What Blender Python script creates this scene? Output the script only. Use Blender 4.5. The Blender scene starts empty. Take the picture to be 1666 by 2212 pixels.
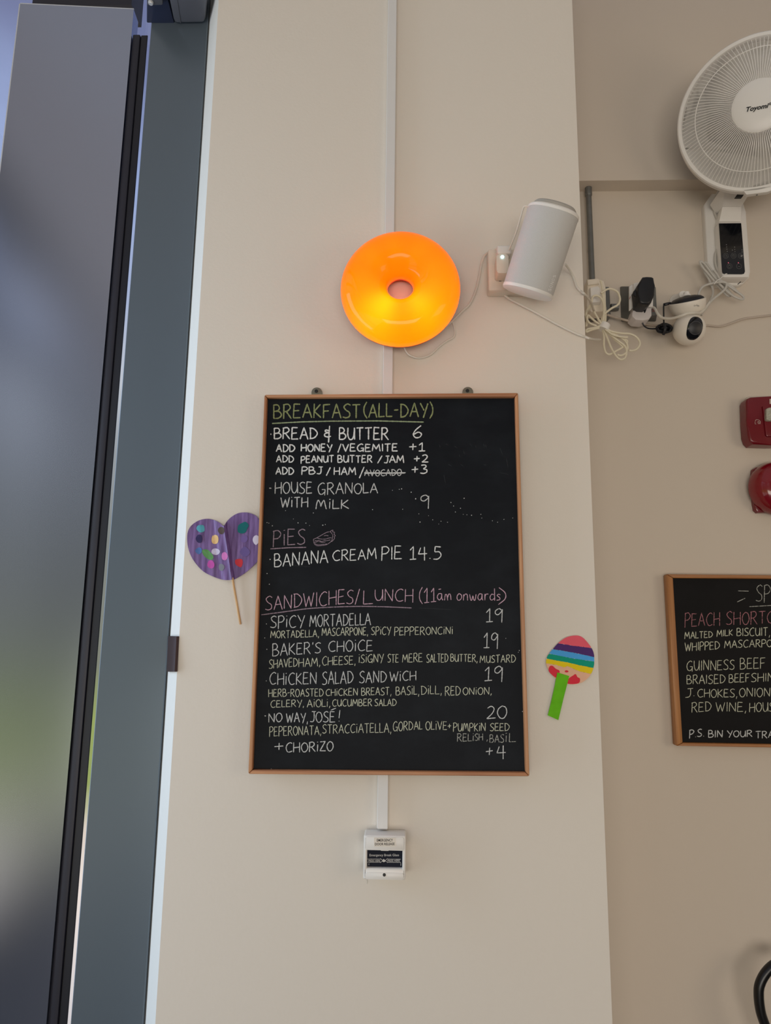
import bpy, bmesh, math, random
from mathutils import Vector, Matrix
R = random.Random(7)
PI = math.pi
scene = bpy.context.scene
COL = scene.collection

# ------------------------------------------------------------------ camera
F_PX, CX, CY = 1536.0, 833.0, 1106.0
YAW, PITCH, ROLL = -0.03584, 0.17609, 0.01229
CAM = Vector((0.0, -1.596, 1.62))
_fw = Vector((math.sin(YAW) * math.cos(PITCH), math.cos(YAW) * math.cos(PITCH), math.sin(PITCH)))
_r = Vector((math.cos(YAW), -math.sin(YAW), 0))
_u = _r.cross(_fw)
RT = _r * math.cos(ROLL) + _u * math.sin(ROLL)
UP = -_r * math.sin(ROLL) + _u * math.cos(ROLL)
FW = _fw
cam_data = bpy.data.cameras.new('camera')
cam_data.sensor_fit = 'AUTO'
cam_data.sensor_width = 36.0
cam_data.lens = F_PX / 2212.0 * 36.0
cam_data.clip_start = 0.02
cam = bpy.data.objects.new('camera', cam_data)
COL.objects.link(cam)
M3 = Matrix((RT, UP, -FW)).transposed()
cam.matrix_world = Matrix.Translation(CAM) @ M3.to_4x4()
scene.camera = cam

# ------------------------------------------------------------------ colour management
scene.view_settings.view_transform = 'Standard'
scene.view_settings.look = 'None'
scene.view_settings.gamma = 1.0
scene.view_settings.use_curve_mapping = False
scene.view_settings.exposure = 0.06
try:
    scene.cycles.max_bounces = 10
    scene.cycles.transparent_max_bounces = 12
    scene.cycles.caustics_reflective = False
    scene.cycles.caustics_refractive = False
    scene.cycles.sample_clamp_indirect = 4.0
    scene.cycles.use_denoising = True
except Exception:
    pass

# ------------------------------------------------------------------ world: overcast street outside
def lin(c):
    c = c / 255.0
    return c / 12.92 if c <= 0.04045 else ((c + 0.055) / 1.055) ** 2.4
def paint(r, g, b, k=1.75):
    k = min(k, .85 / max(lin(r), lin(g), lin(b)))
    return tuple(lin(c) * k for c in (r, g, b)) + (1.0,)
def rgb(r, g, b):
    return (lin(r), lin(g), lin(b), 1.0)

SKY_GAIN = 1.6
world = bpy.data.worlds.new('street_daylight')
scene.world = world
world.use_nodes = True
nt = world.node_tree
nt.nodes.clear()
n_out = nt.nodes.new('ShaderNodeOutputWorld')
n_bg = nt.nodes.new('ShaderNodeBackground')
n_tc = nt.nodes.new('ShaderNodeTexCoord')
n_sep = nt.nodes.new('ShaderNodeSeparateXYZ')
n_map = nt.nodes.new('ShaderNodeMapRange')
n_map.inputs['From Min'].default_value = -1.0
n_map.inputs['From Max'].default_value = 1.0
n_ramp = nt.nodes.new('ShaderNodeValToRGB')
n_noise = nt.nodes.new('ShaderNodeTexNoise')
n_noise.inputs['Scale'].default_value = 7.0
n_noise.inputs['Detail'].default_value = 5.0
n_nm = nt.nodes.new('ShaderNodeMath'); n_nm.operation = 'MULTIPLY_ADD'
n_nm.inputs[1].default_value = 0.05
n_add = nt.nodes.new('ShaderNodeMath'); n_add.operation = 'ADD'
n_nm.inputs[2].default_value = -0.025
# sine of the elevation -> colour (ground, pavement, lawn, trees, buildings, sky)
stops = [(-1.0, (0.30, 0.26, 0.24)), (-0.42, (0.52, 0.47, 0.46)), (-0.29, (0.66, 0.56, 0.50)), (-0.235, (0.56, 0.47, 0.40)),
         (-0.19, (0.24, 0.28, 0.09)), (-0.11, (0.24, 0.28, 0.09)), (-0.04, (0.17, 0.17, 0.13)), (0.12, (0.17, 0.175, 0.16)),
         (0.24, (0.24, 0.25, 0.26)), (0.33, (0.40, 0.41, 0.44)), (0.42, (0.30, 0.34, 0.46)), (0.55, (0.24, 0.29, 0.46)), (0.66, (0.12, 0.135, 0.24)), (1.0, (0.12, 0.13, 0.22))]
el = n_ramp.color_ramp.elements
while len(el) > 1:
    el.remove(el[-1])
el[0].position = 0.0
el[0].color = (*stops[0][1], 1)
for s, c in stops[1:]:
    e = el.new((s + 1) / 2)
    e.color = (*c, 1)
nt.links.new(n_tc.outputs['Generated'], n_sep.inputs[0])
nt.links.new(n_tc.outputs['Generated'], n_noise.inputs['Vector'])
nt.links.new(n_noise.outputs['Fac'], n_nm.inputs[0])
nt.links.new(n_sep.outputs['Z'], n_map.inputs['Value'])
nt.links.new(n_map.outputs['Result'], n_add.inputs[0])
nt.links.new(n_nm.outputs[0], n_add.inputs[1])
nt.links.new(n_add.outputs[0], n_ramp.inputs['Fac'])
nt.links.new(n_ramp.outputs['Color'], n_bg.inputs['Color'])
n_bg.inputs['Strength'].default_value = SKY_GAIN
nt.links.new(n_bg.outputs[0], n_out.inputs['Surface'])

# ------------------------------------------------------------------ window daylight and added fills
def area_light(name, loc, target, sx, sy, power, color):
    d = bpy.data.lights.new(name, 'AREA')
    d.shape = 'RECTANGLE'; d.size = sx; d.size_y = sy
    d.energy = power; d.color = color
    o = bpy.data.objects.new(name, d)
    COL.objects.link(o)
    o.location = loc
    o.rotation_euler = (Vector(target) - Vector(loc)).to_track_quat('-Z', 'Y').to_euler()
    return o
# daylight entering through the tall shopfront glazing on the left
area_light('shopfront_daylight', (-1.90, -0.36, 1.5), (-0.4, -0.08, 1.3), 0.6, 2.6, 19, (0.66, 0.83, 1.0))
# soft fill added behind the camera to lift the ambient light
area_light('front_fill', (0.1, -5.2, 0.75), (0.5, 0.0, 0.5), 3.4, 1.4, 78, (1.0, 0.91, 0.81))
# unseen warm fill added low at right to lift the pillar's right side
area_light('warm_right_fill', (2.7, -2.0, 1.7), (0.6, 0.0, 0.7), 1.2, 1.2, 10, (1.0, 0.82, 0.62))

# ------------------------------------------------------------------ picture <-> place
def ray(px, py):
    return FW + RT * ((px - CX) / F_PX) - UP * ((py - CY) / F_PX)
def P(px, py, Y=0.0):
    """the point of the plane y = Y that lies behind a pixel of the photograph"""
    d = ray(px, py)
    return CAM + d * ((Y - CAM.y) / d.y)
def depth_for(px, py, z):
    """the y at which the sight line of a pixel reaches the height z"""
    d = ray(px, py)
    return CAM.y + d.y * ((z - CAM.z) / d.z)

Y_BACK = 0.42            # recessed wall on the right

# ------------------------------------------------------------------ materials
def mat(name, color, rough=0.5, metal=0.0, spec=0.5, bump=0.0, bscale=200.0, var=0.0, vscale=8.0, coat=0.0, emit=None, estr=0.0, detail=4.0):
    m = bpy.data.materials.new(name)
    m.use_nodes = True
    t = m.node_tree
    b = t.nodes['Principled BSDF']
    b.inputs['Base Color'].default_value = color
    b.inputs['Roughness'].default_value = rough
    b.inputs['Metallic'].default_value = metal
    b.inputs['Specular IOR Level'].default_value = spec
    if coat:
        b.inputs['Coat Weight'].default_value = coat
        b.inputs['Coat Roughness'].default_value = 0.06
    if emit:
        b.inputs['Emission Color'].default_value = emit
        b.inputs['Emission Strength'].default_value = estr
    tc = None
    if bump or var:
        tc = t.nodes.new('ShaderNodeTexCoord')
    if bump:
        nz = t.nodes.new('ShaderNodeTexNoise')
        nz.inputs['Scale'].default_value = bscale
        nz.inputs['Detail'].default_value = detail
        bp = t.nodes.new('ShaderNodeBump')
        bp.inputs['Strength'].default_value = bump
        bp.inputs['Distance'].default_value = 0.004
        t.links.new(tc.outputs['Object'], nz.inputs['Vector'])
        t.links.new(nz.outputs['Fac'], bp.inputs['Height'])
        t.links.new(bp.outputs['Normal'], b.inputs['Normal'])
    if var:
        nz = t.nodes.new('ShaderNodeTexNoise')
        nz.inputs['Scale'].default_value = vscale
        nz.inputs['Detail'].default_value = 5.0
        mx = t.nodes.new('ShaderNodeMix'); mx.data_type = 'RGBA'
        mx.inputs['A'].default_value = tuple(c * (1 - var) for c in color[:3]) + (1,)
        mx.inputs['B'].default_value = tuple(min(1, c * (1 + var)) for c in color[:3]) + (1,)
        t.links.new(tc.outputs['Object'], nz.inputs['Vector'])
        t.links.new(nz.outputs['Fac'], mx.inputs['Factor'])
        t.links.new(mx.outputs['Result'], b.inputs['Base Color'])
    return m

def wood_mat(name, dark, light, axis='X', scale=1.0):
    m = bpy.data.materials.new(name); m.use_nodes = True
    t = m.node_tree; b = t.nodes['Principled BSDF']
    tc = t.nodes.new('ShaderNodeTexCoord'); mp = t.nodes.new('ShaderNodeMapping')
    s = {'X': (3, 90, 90), 'Z': (90, 90, 3)}[axis]
    mp.inputs['Scale'].default_value = tuple(v * scale for v in s)
    nz = t.nodes.new('ShaderNodeTexNoise'); nz.inputs['Scale'].default_value = 1.0; nz.inputs['Detail'].default_value = 6
    nz.inputs['Distortion'].default_value = 0.6
    rp = t.nodes.new('ShaderNodeValToRGB')
    rp.color_ramp.elements[0].position = 0.3; rp.color_ramp.elements[0].color = dark
    rp.color_ramp.elements[1].position = 0.7; rp.color_ramp.elements[1].color = light
    t.links.new(tc.outputs['Object'], mp.inputs[0]); t.links.new(mp.outputs[0], nz.inputs['Vector'])
    t.links.new(nz.outputs['Fac'], rp.inputs[0]); t.links.new(rp.outputs[0], b.inputs['Base Color'])
    b.inputs['Roughness'].default_value = 0.45
    return m

def chalk_mat(name, color, cover=0.5):
    """crumbly chalk: the stroke breaks up where it skips over the board"""
    m = bpy.data.materials.new(name); m.use_nodes = True
    t = m.node_tree; t.nodes.clear()
    o = t.nodes.new('ShaderNodeOutputMaterial'); mx = t.nodes.new('ShaderNodeMixShader')
    tr = t.nodes.new('ShaderNodeBsdfTransparent'); df = t.nodes.new('ShaderNodeBsdfDiffuse')
    df.inputs['Color'].default_value = color
    tc = t.nodes.new('ShaderNodeTexCoord'); nz = t.nodes.new('ShaderNodeTexNoise')
    nz.inputs['Scale'].default_value = 260.0; nz.inputs['Detail'].default_value = 3
    mr = t.nodes.new('ShaderNodeMapRange')
    mr.inputs['From Min'].default_value = 0.62 - cover * 0.5; mr.inputs['From Max'].default_value = 0.80 - cover * 0.5
    mr.inputs['To Min'].default_value = 0.25
    t.links.new(tc.outputs['Object'], nz.inputs['Vector']); t.links.new(nz.outputs['Fac'], mr.inputs['Value'])
    t.links.new(mr.outputs['Result'], mx.inputs['Fac'])
    t.links.new(tr.outputs[0], mx.inputs[1]); t.links.new(df.outputs[0], mx.inputs[2]); t.links.new(mx.outputs[0], o.inputs[0])
    return m

def board_mat(name, base, dust):
    m = bpy.data.materials.new(name); m.use_nodes = True
    t = m.node_tree; b = t.nodes['Principled BSDF']
    tc = t.nodes.new('ShaderNodeTexCoord'); mp = t.nodes.new('ShaderNodeMapping')
    mp.inputs['Scale'].default_value = (3.0, 3.0, 5.0)
    n1 = t.nodes.new('ShaderNodeTexNoise'); n1.inputs['Scale'].default_value = 1.6; n1.inputs['Detail'].default_value = 8; n1.inputs['Roughness'].default_value = 0.65
    rp = t.nodes.new('ShaderNodeValToRGB')
    rp.color_ramp.elements[0].position = 0.45; rp.color_ramp.elements[0].color = base
    rp.color_ramp.elements[1].position = 0.80; rp.color_ramp.elements[1].color = dust
    t.links.new(tc.outputs['Object'], mp.inputs[0]); t.links.new(mp.outputs[0], n1.inputs['Vector'])
    t.links.new(n1.outputs['Fac'], rp.inputs[0]); t.links.new(rp.outputs[0], b.inputs['Base Color'])
    b.inputs['Roughness'].default_value = 0.55
    b.inputs['Specular IOR Level'].default_value = 0.15
    return m

M = {}
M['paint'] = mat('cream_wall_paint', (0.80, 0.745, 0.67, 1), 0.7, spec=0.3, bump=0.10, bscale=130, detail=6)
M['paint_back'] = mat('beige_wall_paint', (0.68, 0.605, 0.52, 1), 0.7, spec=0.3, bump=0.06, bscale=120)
M['paint_white'] = mat('white_reveal_paint', (0.93, 0.925, 0.90, 1), 0.6, spec=0.3, bump=0.05, bscale=90)
M['ceiling'] = mat('ceiling_paint', (0.66, 0.68, 0.74, 1), 0.8)
M['floor'] = mat('floor_tile', (0.05, 0.048, 0.045, 1), 0.45, var=0.2)
def clad_mat():
    m = bpy.data.materials.new('brushed_cladding'); m.use_nodes = True
    t = m.node_tree; t.nodes.clear()
    o = t.nodes.new('ShaderNodeOutputMaterial'); mx = t.nodes.new('ShaderNodeMixShader'); mx.inputs[0].default_value = .88
    df = t.nodes.new('ShaderNodeBsdfDiffuse'); df.inputs['Color'].default_value = (.20, .22, .27, 1)
    gl = t.nodes.new('ShaderNodeBsdfAnisotropic'); gl.distribution = 'BECKMANN'
    gl.inputs['Color'].default_value = (.50, .54, .64, 1); gl.inputs['Roughness'].default_value = .22  # blue cast in the metal stands in for lens flare haze
    t.links.new(df.outputs[0], mx.inputs[1]); t.links.new(gl.outputs[0], mx.inputs[2]); t.links.new(mx.outputs[0], o.inputs[0])
    return m
M['clad'] = clad_mat()
M['slate'] = mat('slate_blue_cladding', (0.125, 0.155, 0.185, 1), 0.30, metal=0.3, spec=0.6, bump=0.01, bscale=5)
M['gasket'] = mat('black_gasket', (0.022, 0.021, 0.032, 1), 0.5)
M['gasket2'] = mat('black_rubber_lip', (0.010, 0.010, 0.016, 1), 0.4)
M['edge'] = mat('bright_panel_edge', (0.75, 0.77, 0.80, 1), 0.35, metal=0.5)
M['navy'] = mat('navy_plastic', (0.020, 0.028, 0.065, 1), 0.45)
M['greymetal'] = mat('grey_cover', (0.13, 0.135, 0.16, 1), 0.35, metal=0.3)
M['white_pl'] = mat('white_plastic', (0.86, 0.84, 0.81, 1), 0.35)
M['cam_white'] = mat('camera_white', (0.86, 0.81, 0.73, 1), 0.35)
M['cream_pl'] = mat('cream_plastic', (0.82, 0.75, 0.64, 1), 0.4)
M['trunk'] = mat('white_trunking', (0.76, 0.755, 0.75, 1), 0.5, bump=0.05, bscale=60)
M['cable'] = mat('white_cable', (0.76, 0.72, 0.64, 1), 0.45)
M['cable_cream'] = mat('cream_cable', (0.78, 0.72, 0.56, 1), 0.45)
M['cable_grey'] = mat('pale_grey_cable', (0.58, 0.56, 0.52, 1), 0.45)
M['grille'] = mat('speaker_mesh', (0.60, 0.595, 0.585, 1), 0.5, bump=0.25, bscale=900, detail=1)
M['speaker_band'] = mat('speaker_white_band', (0.86, 0.84, 0.81, 1), 0.4)
M['speaker_cap'] = mat('speaker_grey_cap', (0.42, 0.40, 0.37, 1), 0.5)
M['ink'] = mat('black_ink', (0.012, 0.012, 0.014, 1), 0.5)
M['silver_ink'] = mat('silver_ink', (0.95, 0.95, 0.95, 1), 0.4)
M['white_ink'] = mat('white_ink', (0.62, 0.62, 0.62, 1), 0.5)
M['black_pl'] = mat('black_plastic', (0.008, 0.009, 0.013, 1), 0.38)
M['black_gloss'] = mat('black_gloss', (0.004, 0.005, 0.008, 1), 0.12, coat=0.5)
M['grey_box'] = mat('grey_metalclad', (0.16, 0.165, 0.16, 1), 0.45, metal=0.2)
M['galv'] = mat('galvanised_steel', (0.19, 0.195, 0.19, 1), 0.42, metal=0.45, var=0.3, vscale=30)
M['bracket'] = mat('tarnished_bracket', (0.24, 0.23, 0.18, 1), 0.4, metal=0.6, var=0.25, vscale=60)
M['bracket_hole'] = mat('dark_screw', (0.03, 0.03, 0.03, 1), 0.5, metal=0.5)
M['red'] = mat('red_alarm_plastic', (0.17, 0.004, 0.011, 1), 0.25, coat=0.3, var=0.12, vscale=40)
M['red_bell'] = mat('red_bell_enamel', (0.23, 0.003, 0.011, 1), 0.16, coat=0.5)
M['lens'] = mat('strobe_lens', (0.45, 0.44, 0.36, 1), 0.12, bump=0.8, bscale=260, var=0.5, vscale=220)
M['brown'] = mat('maroon_plate', (0.045, 0.019, 0.019, 1), 0.45, spec=.3)
M['hose'] = mat('black_hose', (0.004, 0.004, 0.005, 1), 0.3)
M['wood_x'] = wood_mat('oak_rail', rgb(158, 102, 68), rgb(208, 152, 110), 'X')
M['wood_z'] = wood_mat('oak_stile', rgb(158, 102, 68), rgb(212, 158, 114), 'Z')
M['wood2_x'] = wood_mat('pine_rail', rgb(150, 96, 52), rgb(188, 130, 78), 'X')
M['wood2_z'] = wood_mat('pine_stile', rgb(150, 96, 52), rgb(192, 136, 82), 'Z')
M['stick'] = wood_mat('birch_stick', rgb(196, 150, 100), rgb(222, 182, 132), 'Z')
M['board'] = board_mat('blackboard', (0.0045, 0.0065, 0.0105, 1), (0.013, 0.017, 0.023, 1))
M['board2'] = board_mat('blackboard_dark', (0.0035, 0.0035, 0.0045, 1), (0.008, 0.008, 0.010, 1))
M['ch_white'] = chalk_mat('white_chalk', (0.76, 0.79, 0.80, 1), 0.82)
M['ch_soft'] = chalk_mat('soft_white_chalk', (0.60, 0.62, 0.63, 1), 0.74)
M['ch_faint'] = chalk_mat('faint_white_chalk', (0.46, 0.47, 0.44, 1), 0.55)
M['ch_cream'] = chalk_mat('cream_chalk', (0.60, 0.62, 0.50, 1), 0.75)
M['ch_green'] = chalk_mat('green_chalk', (0.29, 0.33, 0.16, 1), 0.72)
M['ch_green2'] = chalk_mat('pale_green_chalk', (0.34, 0.42, 0.26, 1), 0.72)
M['ch_pink'] = chalk_mat('pink_chalk', (0.60, 0.40, 0.50, 1), 0.74)
M['ch_mauve'] = chalk_mat('mauve_chalk', (0.34, 0.26, 0.32, 1), 0.68)
M['ch_rose'] = chalk_mat('rose_chalk', (0.42, 0.19, 0.22, 1), 0.60)
M['smudge'] = chalk_mat('chalk_smudge', (0.10, 0.11, 0.12, 1), -0.10)

# ------------------------------------------------------------------ mesh helpers
ORIGIN = {}                                    # object -> world position its vertices are measured from
def tag(o, label=None, cat=None, group=None, kind=None):
    if label: o['label'] = label
    if cat: o['category'] = cat
    if group: o['group'] = group
    if kind: o['kind'] = kind
    return o
def thing(name, label, cat, loc, group=None):
    o = bpy.data.objects.new(name, None)
    o.empty_display_size = 0.05
    COL.objects.link(o)
    o.location = loc
    ORIGIN[o.name] = Vector(loc)
    return tag(o, label, cat, group)
def obj(name, bm, material, parent=None, label=None, smooth=35, loc=None):
    """link a bmesh (built in world coordinates) as ONE mesh object"""
    org = ORIGIN[parent.name] if parent else Vector(loc or (0, 0, 0))
    bmesh.ops.translate(bm, verts=bm.verts, vec=-org)
    bmesh.ops.recalc_face_normals(bm, faces=bm.faces)
    me = bpy.data.meshes.new(name)
    bm.to_mesh(me); bm.free()
    if smooth:
        for p in me.polygons: p.use_smooth = True
        me.set_sharp_from_angle(angle=math.radians(smooth))
    mats = material if isinstance(material, (list, tuple)) else [material]
    for m in mats: me.materials.append(m)
    o = bpy.data.objects.new(name, me)
    COL.objects.link(o)
    if parent: o.parent = parent
    else: o.location = org
    ORIGIN[o.name] = org
    if label: o['label'] = label
    return o
def nb(): return bmesh.new()
def merge(bm, other):
    me = bpy.data.meshes.new('tmp')
    other.to_mesh(me); other.free()
    bm.from_mesh(me)
    bpy.data.meshes.remove(me)
    return bm
def box(bm, a, b, bev=0.0, seg=2, mtx=None):
    t = bmesh.new()
    bmesh.ops.create_cube(t, size=1.0)
    a, b = Vector(a), Vector(b)
    for v in t.verts:
        v.co = Vector(((a.x + b.x) / 2 + v.co.x * (b.x - a.x), (a.y + b.y) / 2 + v.co.y * (b.y - a.y), (a.z + b.z) / 2 + v.co.z * (b.z - a.z)))
    if bev:
        bmesh.ops.bevel(t, geom=list(t.edges), offset=bev, segments=seg, profile=0.5, affect='EDGES')
    if mtx is not None: bmesh.ops.transform(t, matrix=mtx, verts=t.verts)
    return merge(bm, t)
def prism(bm, pts, dvec, bev=0.0, seg=2):
    """a planar outline pushed along dvec, front edges rounded"""
    t = bmesh.new()
    v0 = [t.verts.new(p) for p in pts]
    v1 = [t.verts.new(Vector(p) + Vector(dvec)) for p in pts]
    n = len(pts)
    front = t.faces.new(v0)
    t.faces.new(v1[::-1])
    for i in range(n):
        t.faces.new((v0[i], v1[i], v1[(i + 1) % n], v0[(i + 1) % n]))
    if bev:
        bmesh.ops.bevel(t, geom=list(front.edges), offset=bev, segments=seg, profile=0.5, affect='EDGES')
    return merge(bm, t)
def hexa(bm, f, b, bev=0.0):
    """a solid between two quads f and b (4 points each)"""
    t = bmesh.new()
    a = [t.verts.new(p) for p in f]; c = [t.verts.new(p) for p in b]
    t.faces.new(a); t.faces.new(c[::-1])
    for i in range(4):
        t.faces.new((a[i], c[i], c[(i + 1) % 4], a[(i + 1) % 4]))
    if bev:
        bmesh.ops.bevel(t, geom=list(t.edges), offset=bev, segments=2, profile=0.5, affect='EDGES')
    return merge(bm, t)
def frame_of(axis):
    axis = Vector(axis).normalized()
    h = Vector((0, 0, 1)) if abs(axis.z) < 0.9 else Vector((0, 1, 0))
    u = axis.cross(h).normalized()
    return u, axis.cross(u).normalized() * -1.0, axis
def lathe(bm, c, axis, prof, n=48, u=None, v=None, power=None):
    """profile [(radius, height)] spun round an axis; power squares the section off"""
    c = Vector(c)
    uu, vv, ax = frame_of(axis)
    if u is not None: uu, vv = u, v
    t = bmesh.new(); rings = []
    for r, h in prof:
        if r < 1e-6:
            rings.append([t.verts.new(c + ax * h)])
        else:
            rg = []
            for i in range(n):
                a = 2 * PI * i / n
                ca, sa = math.cos(a), math.sin(a)
                k = 1.0
                if power: k = (abs(ca) ** power + abs(sa) ** power) ** (-1.0 / power)
                rg.append(t.verts.new(c + ax * h + uu * (ca * r * k) + vv * (sa * r * k)))
            rings.append(rg)
    for p, q in zip(rings, rings[1:]):
        if len(p) == 1 and len(q) == 1: continue
        for i in range(n):
            j = (i + 1) % n
            if len(p) == 1: t.faces.new((p[0], q[j], q[i]))
            elif len(q) == 1: t.faces.new((p[i], p[j], q[0]))
            else: t.faces.new((p[i], p[j], q[j], q[i]))
    if len(rings[0]) > 1: t.faces.new(rings[0][::-1])
    if len(rings[-1]) > 1: t.faces.new(rings[-1])
    bmesh.ops.recalc_face_normals(t, faces=t.faces)
    return merge(bm, t)
def torus(bm, c, axis, RR, rr, n=96, m=40, squash=1.0):
    c = Vector(c); u, v, ax = frame_of(axis)
    t = bmesh.new(); g = []
    for i in range(n):
        a = 2 * PI * i / n; d = u * math.cos(a) + v * math.sin(a)
        g.append([t.verts.new(c + d * (RR + rr * math.cos(2 * PI * j / m)) + ax * (rr * squash * math.sin(2 * PI * j / m))) for j in range(m)])
    for i in range(n):
        for j in range(m):
            t.faces.new((g[i][j], g[(i + 1) % n][j], g[(i + 1) % n][(j + 1) % m], g[i][(j + 1) % m]))
    return merge(bm, t)
def smoothline(pts, sub=8, closed=False):
    pts = [Vector(p) for p in pts]; n = len(pts)
    if n < 3: return pts
    out = []
    rng = range(n if closed else n - 1)
    for i in rng:
        if closed:
            p0, p1, p2, p3 = pts[i - 1], pts[i], pts[(i + 1) % n], pts[(i + 2) % n]
        else:
            p1, p2 = pts[i], pts[i + 1]
            p0 = pts[i - 1] if i else p1 * 2 - p2
            p3 = pts[i + 2] if i + 2 < n else p2 * 2 - p1
        for k in range(sub):
            s = k / sub
            out.append(0.5 * ((2 * p1) + (p2 - p0) * s + (2 * p0 - 5 * p1 + 4 * p2 - p3) * s * s + (3 * p1 - p0 - 3 * p2 + p3) * s ** 3))
    if not closed: out.append(pts[-1])
    return out
def tube(bm, pts, r, n=10, smooth=True, sub=8, closed=False, rads=None):
    if smooth: pts = smoothline(pts, sub, closed)
    pts = [Vector(p) for p in pts]
    t = bmesh.new(); rings = []; N = len(pts)
    tan = []
    for i in range(N):
        a = pts[i - 1] if (i or closed) else pts[0]
        b = pts[(i + 1) % N] if (i < N - 1 or closed) else pts[-1]
        d = b - a
        tan.append(d.normalized() if d.length > 1e-9 else Vector((0, 0, 1)))
    h = Vector((0, 1, 0)) if abs(tan[0].y) < 0.9 else Vector((1, 0, 0))
    u = tan[0].cross(h).normalized()
    for i in range(N):
        u = (u - tan[i] * u.dot(tan[i]))
        if u.length < 1e-6: u = tan[i].orthogonal()
        u.normalize(); v = tan[i].cross(u)
        rr = r if rads is None else rads[min(len(rads) - 1, i * len(rads) // N)]
        rings.append([t.verts.new(pts[i] + (u * math.cos(2 * PI * k / n) + v * math.sin(2 * PI * k / n)) * rr) for k in range(n)])
    pairs = list(zip(rings, rings[1:])) + ([(rings[-1], rings[0])] if closed else [])
    for p, q in pairs:
        for k in range(n):
            t.faces.new((p[k], p[(k + 1) % n], q[(k + 1) % n], q[k]))
    if not closed:
        t.faces.new(rings[0][::-1]); t.faces.new(rings[-1])
    return merge(bm, t)
def ball(bm, c, r, n=32, scale=(1, 1, 1)):
    t = bmesh.new()
    bmesh.ops.create_uvsphere(t, u_segments=n, v_segments=n // 2, radius=r)
    bmesh.ops.scale(t, vec=scale, verts=t.verts)
    bmesh.ops.translate(t, vec=Vector(c), verts=t.verts)
    return merge(bm, t)
def rrect(x0, z0, x1, z1, r, n=6):
    out = []
    for cx_, cz_, a0 in ((x1 - r, z1 - r, 0), (x0 + r, z1 - r, 90), (x0 + r, z0 + r, 180), (x1 - r, z0 + r, 270)):
        for k in range(n + 1):
            a = math.radians(a0 + 90 * k / n)
            out.append((cx_ + r * math.cos(a), cz_ + r * math.sin(a)))
    return out
def quad_px(x0, y0, x1, y1, Y):
    return [P(x0, y0, Y), P(x1, y0, Y), P(x1, y1, Y), P(x0, y1, Y)]
def text_mesh(body, bold=0.0, shear=0.0, spacing=1.0):
    cu = bpy.data.curves.new('lettering_source', 'FONT')
    cu.body = body; cu.size = 1.0; cu.offset = bold; cu.shear = shear; cu.space_character = spacing
    cu.resolution_u = 3
    ob = bpy.data.objects.new('lettering_source', cu)
    COL.objects.link(ob)
    dg = bpy.context.evaluated_depsgraph_get()
    me = bpy.data.meshes.new_from_object(ob.evaluated_get(dg))
    bpy.data.objects.remove(ob); bpy.data.curves.remove(cu)
    bm = bmesh.new(); bm.from_mesh(me); bpy.data.meshes.remove(me)
    return bm
def fit_text(bm, body, bl, br, tl, bold=0.0, shear=0.0, lift=None, spacing=1.0):
    """letters mapped on the parallelogram bottom-left, bottom-right, top-left"""
    t = text_mesh(body, bold, shear, spacing)
    xs = [v.co.x for v in t.verts]; ys = [v.co.y for v in t.verts]
    x0, x1, y0, y1 = min(xs), max(xs), min(ys), max(ys)
    bl, br, tl = Vector(bl), Vector(br), Vector(tl)
    for v in t.verts:
        v.co = bl + (br - bl) * ((v.co.x - x0) / (x1 - x0)) + (tl - bl) * ((v.co.y - y0) / (y1 - y0))
    if lift is not None:
        r = bmesh.ops.extrude_face_region(t, geom=list(t.faces))
        bmesh.ops.translate(t, vec=lift, verts=[g for g in r['geom'] if isinstance(g, bmesh.types.BMVert)])
    return merge(bm, t)

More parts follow.
